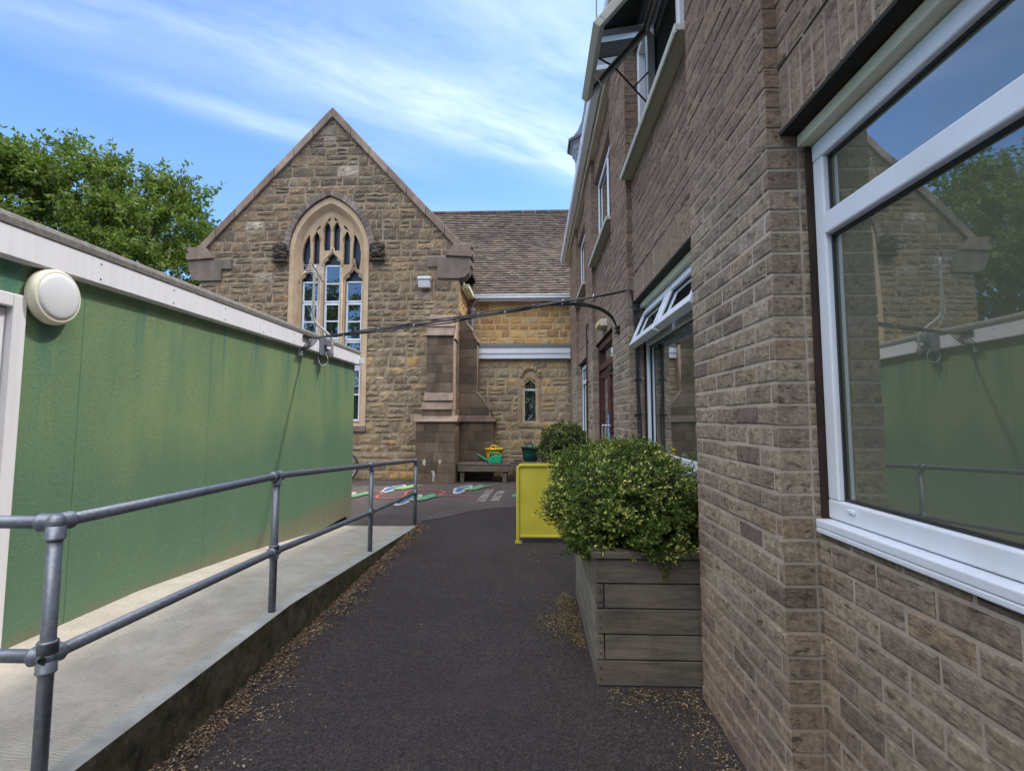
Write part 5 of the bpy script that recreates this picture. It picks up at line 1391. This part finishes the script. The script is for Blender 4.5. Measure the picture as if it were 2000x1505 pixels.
for i in range(650): pts.append((rg.gauss(.70, .09), rg.gauss(2.5, .2), .008, .8))
for i in range(160): pts.append((rg.gauss(.02, .035), rg.gauss(5.55, .12), .008 + rg.random() * .01, 1.3))
for i in range(120): pts.append((rg.gauss(.07, .04), rg.gauss(3.75, .06), .008, .8))
pts = [q for q in pts if q[0] < .815]
litter('hedge_clippings', M['clippings'], pts, 'pale dry hedge clippings heaped at the foot of the planter', (.005, .013), .4)

# ------------------------------------------------------------------ trees
def tree(loc, crown_c, rad, nclump, nleaf, leaf, label, seed, group=None, tw=.35):
    t_ = thing('tree', loc, label, 'tree', group)
    rg = random.Random(seed); C = Vector(crown_c); vs = []; fs = []; br = MB()
    base = Vector(loc); fork = Vector((loc[0], loc[1], C.z - rad[2] * .75))
    br.tube([base, base.lerp(fork, .5) + Vector((.1, .1, 0)), fork], [tw, tw * .8, tw * .6], 10)
    clumps = []
    for i in range(nclump):
        d = rv(rg)
        if d.z < -.55: d.z *= -.6; d.normalize()
        k = rg.uniform(.45, 1.0) if rg.random() < .35 else rg.uniform(.82, 1.03)
        k *= 1 + .20 * mnoise.noise(d * 2.0 + Vector((seed, 1, 2)))
        clumps.append(C + Vector((d.x * rad[0], d.y * rad[1], d.z * rad[2])) * k)
    for i, c in enumerate(clumps):
        if i % 3 == 0:
            m_ = fork.lerp(c, .5) + Vector((rg.uniform(-.4, .4), rg.uniform(-.4, .4), rg.uniform(-.2, .5)))
            br.tube([fork, m_, c], [tw * .22, tw * .12, tw * .03], 5)
        out = (c - C); out = Vector((out.x / rad[0], out.y / rad[1], out.z / rad[2])).normalized()
        # a clump is a spray of drooping twigs that each carry leaves
        for s_ in range(7):
            td = (out * .8 + rv(rg) * .95 + Vector((0, 0, .35))).normalized(); tl = rg.uniform(.45, 1.1) * rad[0] / 5
            for q in range(nleaf // 7):
                t = (q + rg.random()) / (nleaf // 7)
                p_ = c + td * tl * t + rv(rg) * .16 * (1.15 - t) * rad[0] / 5 + Vector((0, 0, -.12 * t * t))
                dd = (td * .5 + rv(rg)).normalized(); dd.z -= .2
                leafquad(vs, fs, p_, dd.normalized(), (Vector((0, 0, 1)) + rv(rg) * .9).normalized(), leaf * rg.uniform(.7, 1.3), leaf * rg.uniform(.4, .6))
    me = MB(); me.add(vs, fs); me.build('crown', M['treeleaf'], t_); br.build('trunk', M['bark'], t_)
    return t_
tree((-16.6, 18, 0), (-16.6, 18, 5.9), (5.5, 5, 4.45), 540, 231, .16, 'large leafy green tree rising behind the classroom roof', 3)
tree((-11.2, 21.5, 0), (-11.2, 21.5, 5.4), (2.3, 2.3, 3.2), 90, 200, .17, 'smaller tree top peeping out left of the gable', 4)
tree((-17, -17, 0), (-17, -17, 6.2), (6.5, 4, 5.4), 150, 120, .30, 'tree standing behind the viewer', 5)
tree((-2, -19, 0), (-2, -19, 1.5), (13, 1.6, 2.2), 260, 84, .22, 'long hedge behind the viewer', 8)
tree((2.5, -22, 0), (2.5, -22, 4.5), (6, 4, 4.0), 150, 120, .30, 'broad low tree farther behind the viewer', 6)

# ------------------------------------------------------------------ sky, sun, camera
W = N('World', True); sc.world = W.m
SUN_EL, SUN_AZ = R(58), math.atan2(1, .41)
sky = W.n('ShaderNodeTexSky', sky_type='NISHITA', sun_disc=False, sun_elevation=SUN_EL, sun_rotation=SUN_AZ, altitude=50, air_density=1.0, dust_density=.6, ozone_density=2.2)
tc = W.n('ShaderNodeTexCoord').outputs['Generated']
sep = W.n('ShaderNodeSeparateXYZ', {0: tc}); dx, dy, dz = sep.outputs
zc = W.math('MAXIMUM', dz, .06)
px, py = W.math('DIVIDE', dx, zc), W.math('DIVIDE', dy, zc)
pv = W.n('ShaderNodeCombineXYZ', {0: px, 1: py, 2: 0.0}).outputs[0]
al = R(33)
rot = W.n('ShaderNodeMapping', {0: pv, 'Rotation': (0, 0, -al)}).outputs[0]          # x now runs along the streaks
s2 = W.n('ShaderNodeSeparateXYZ', {0: rot}); ua, ub = s2.outputs[0], s2.outputs[1]
warp = W.noise(W.n('ShaderNodeMapping', {0: rot, 'Scale': (.8, 1.0, 1)}).outputs[0], 1.2, 3, .5)
ubw = W.math('ADD', ub, W.math('MULTIPLY', W.math('SUBTRACT', warp, .5), .30))
sv = W.n('ShaderNodeCombineXYZ', {0: W.math('MULTIPLY', ua, .8), 1: W.math('MULTIPLY', ubw, 2.1), 2: 0.0}).outputs[0]
fib = W.noise(sv, 1.9, 9, .62, .3)
fine = W.noise(W.n('ShaderNodeMapping', {0: sv, 'Scale': (2.0, 2.6, 1)}).outputs[0], 2.2, 7, .6)
tex = W.ramp(W.math('ADD', W.math('MULTIPLY', fib, .75), W.math('MULTIPLY', fine, .25)), [(.36, 0.0), (.70, 1.0)])
def gband(c, wdt):
    q = W.math('DIVIDE', W.math('SUBTRACT', ubw, c), wdt)
    return W.math('EXPONENT', W.math('MULTIPLY', W.math('MULTIPLY', q, q), -1.0))
right = W.n('ShaderNodeMapRange', {0: px, 1: -1.1, 2: .2}, interpolation_type='SMOOTHSTEP').outputs[0]
b1_ = W.math('MULTIPLY', gband(1.57, .20), W.math('ADD', .30, W.math('MULTIPLY', right, .68)))
b2_ = W.math('MULTIPLY', gband(1.93, .09), W.math('MULTIPLY', W.n('ShaderNodeMapRange', {0: px, 1: -.25, 2: -.7}).outputs[0], W.n('ShaderNodeMapRange', {0: px, 1: -1.5, 2: -.95}, interpolation_type='SMOOTHSTEP').outputs[0]))
b3_ = W.math('MULTIPLY', gband(1.02, .36), W.math('MULTIPLY', right, .55))
b4_ = W.math('MULTIPLY', gband(2.55, .22), W.math('MULTIPLY', right, .55))
cov = W.math('ADD', W.math('ADD', b1_, W.math('MULTIPLY', b2_, .38)), W.math('ADD', b3_, b4_))
cov = W.math('ADD', cov, .03)
cl = W.math('MULTIPLY', cov, W.math('ADD', .35, W.math('MULTIPLY', tex, 1.1)), clamp=True)
# added broken white cloud, unseen overhead and behind the viewer, to lift fill light
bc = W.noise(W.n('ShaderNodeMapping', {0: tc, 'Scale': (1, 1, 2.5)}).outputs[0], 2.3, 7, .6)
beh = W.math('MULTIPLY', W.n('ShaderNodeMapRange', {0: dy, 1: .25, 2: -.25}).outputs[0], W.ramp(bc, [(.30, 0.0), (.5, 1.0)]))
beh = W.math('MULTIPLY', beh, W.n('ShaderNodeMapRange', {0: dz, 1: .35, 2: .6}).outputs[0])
skc = W.mix(1.0, sky.outputs[0], (.74, .96, 1.22), 'MULTIPLY')
col = W.mix(W.math('MULTIPLY', cl, .66), skc, (5.2, 5.9, 6.7))
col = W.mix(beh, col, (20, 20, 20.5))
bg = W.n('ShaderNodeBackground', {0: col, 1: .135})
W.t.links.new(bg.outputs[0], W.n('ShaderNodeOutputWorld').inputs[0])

ld = bpy.data.lights.new('sun', 'SUN'); ld.energy = 2.0; ld.angle = R(3); ld.color = (1, .94, .84)
sun = bpy.data.objects.new('sun', ld); COL.objects.link(sun)
sd = Vector((math.sin(SUN_AZ) * math.cos(SUN_EL), math.cos(SUN_AZ) * math.cos(SUN_EL), math.sin(SUN_EL)))
sun.rotation_euler = (-sd).to_track_quat('-Z', 'Y').to_euler(); sun.location = sd * 40

cam_d = bpy.data.cameras.new('camera'); cam = bpy.data.objects.new('camera', cam_d); COL.objects.link(cam)
cam_d.sensor_width = 36; cam_d.lens = 1050 / 2000 * 36; cam_d.clip_start = .05; cam_d.clip_end = 1500
cam_d.shift_y = -25.5 / 2000
pt = math.atan(88 / 1050); ps_ = math.atan(42 * math.cos(pt) / 1050)
cam.location = (0, 0, 1.38); cam.rotation_euler = (PI / 2 + pt, 0, ps_)
sc.camera = cam
vs_ = sc.view_settings; vs_.view_transform = 'Standard'; vs_.look = 'None'; vs_.exposure = .88; vs_.gamma = 1; vs_.use_curve_mapping = False
sc.cycles.max_bounces = 8; sc.cycles.transparent_max_bounces = 12; sc.cycles.use_denoising = True
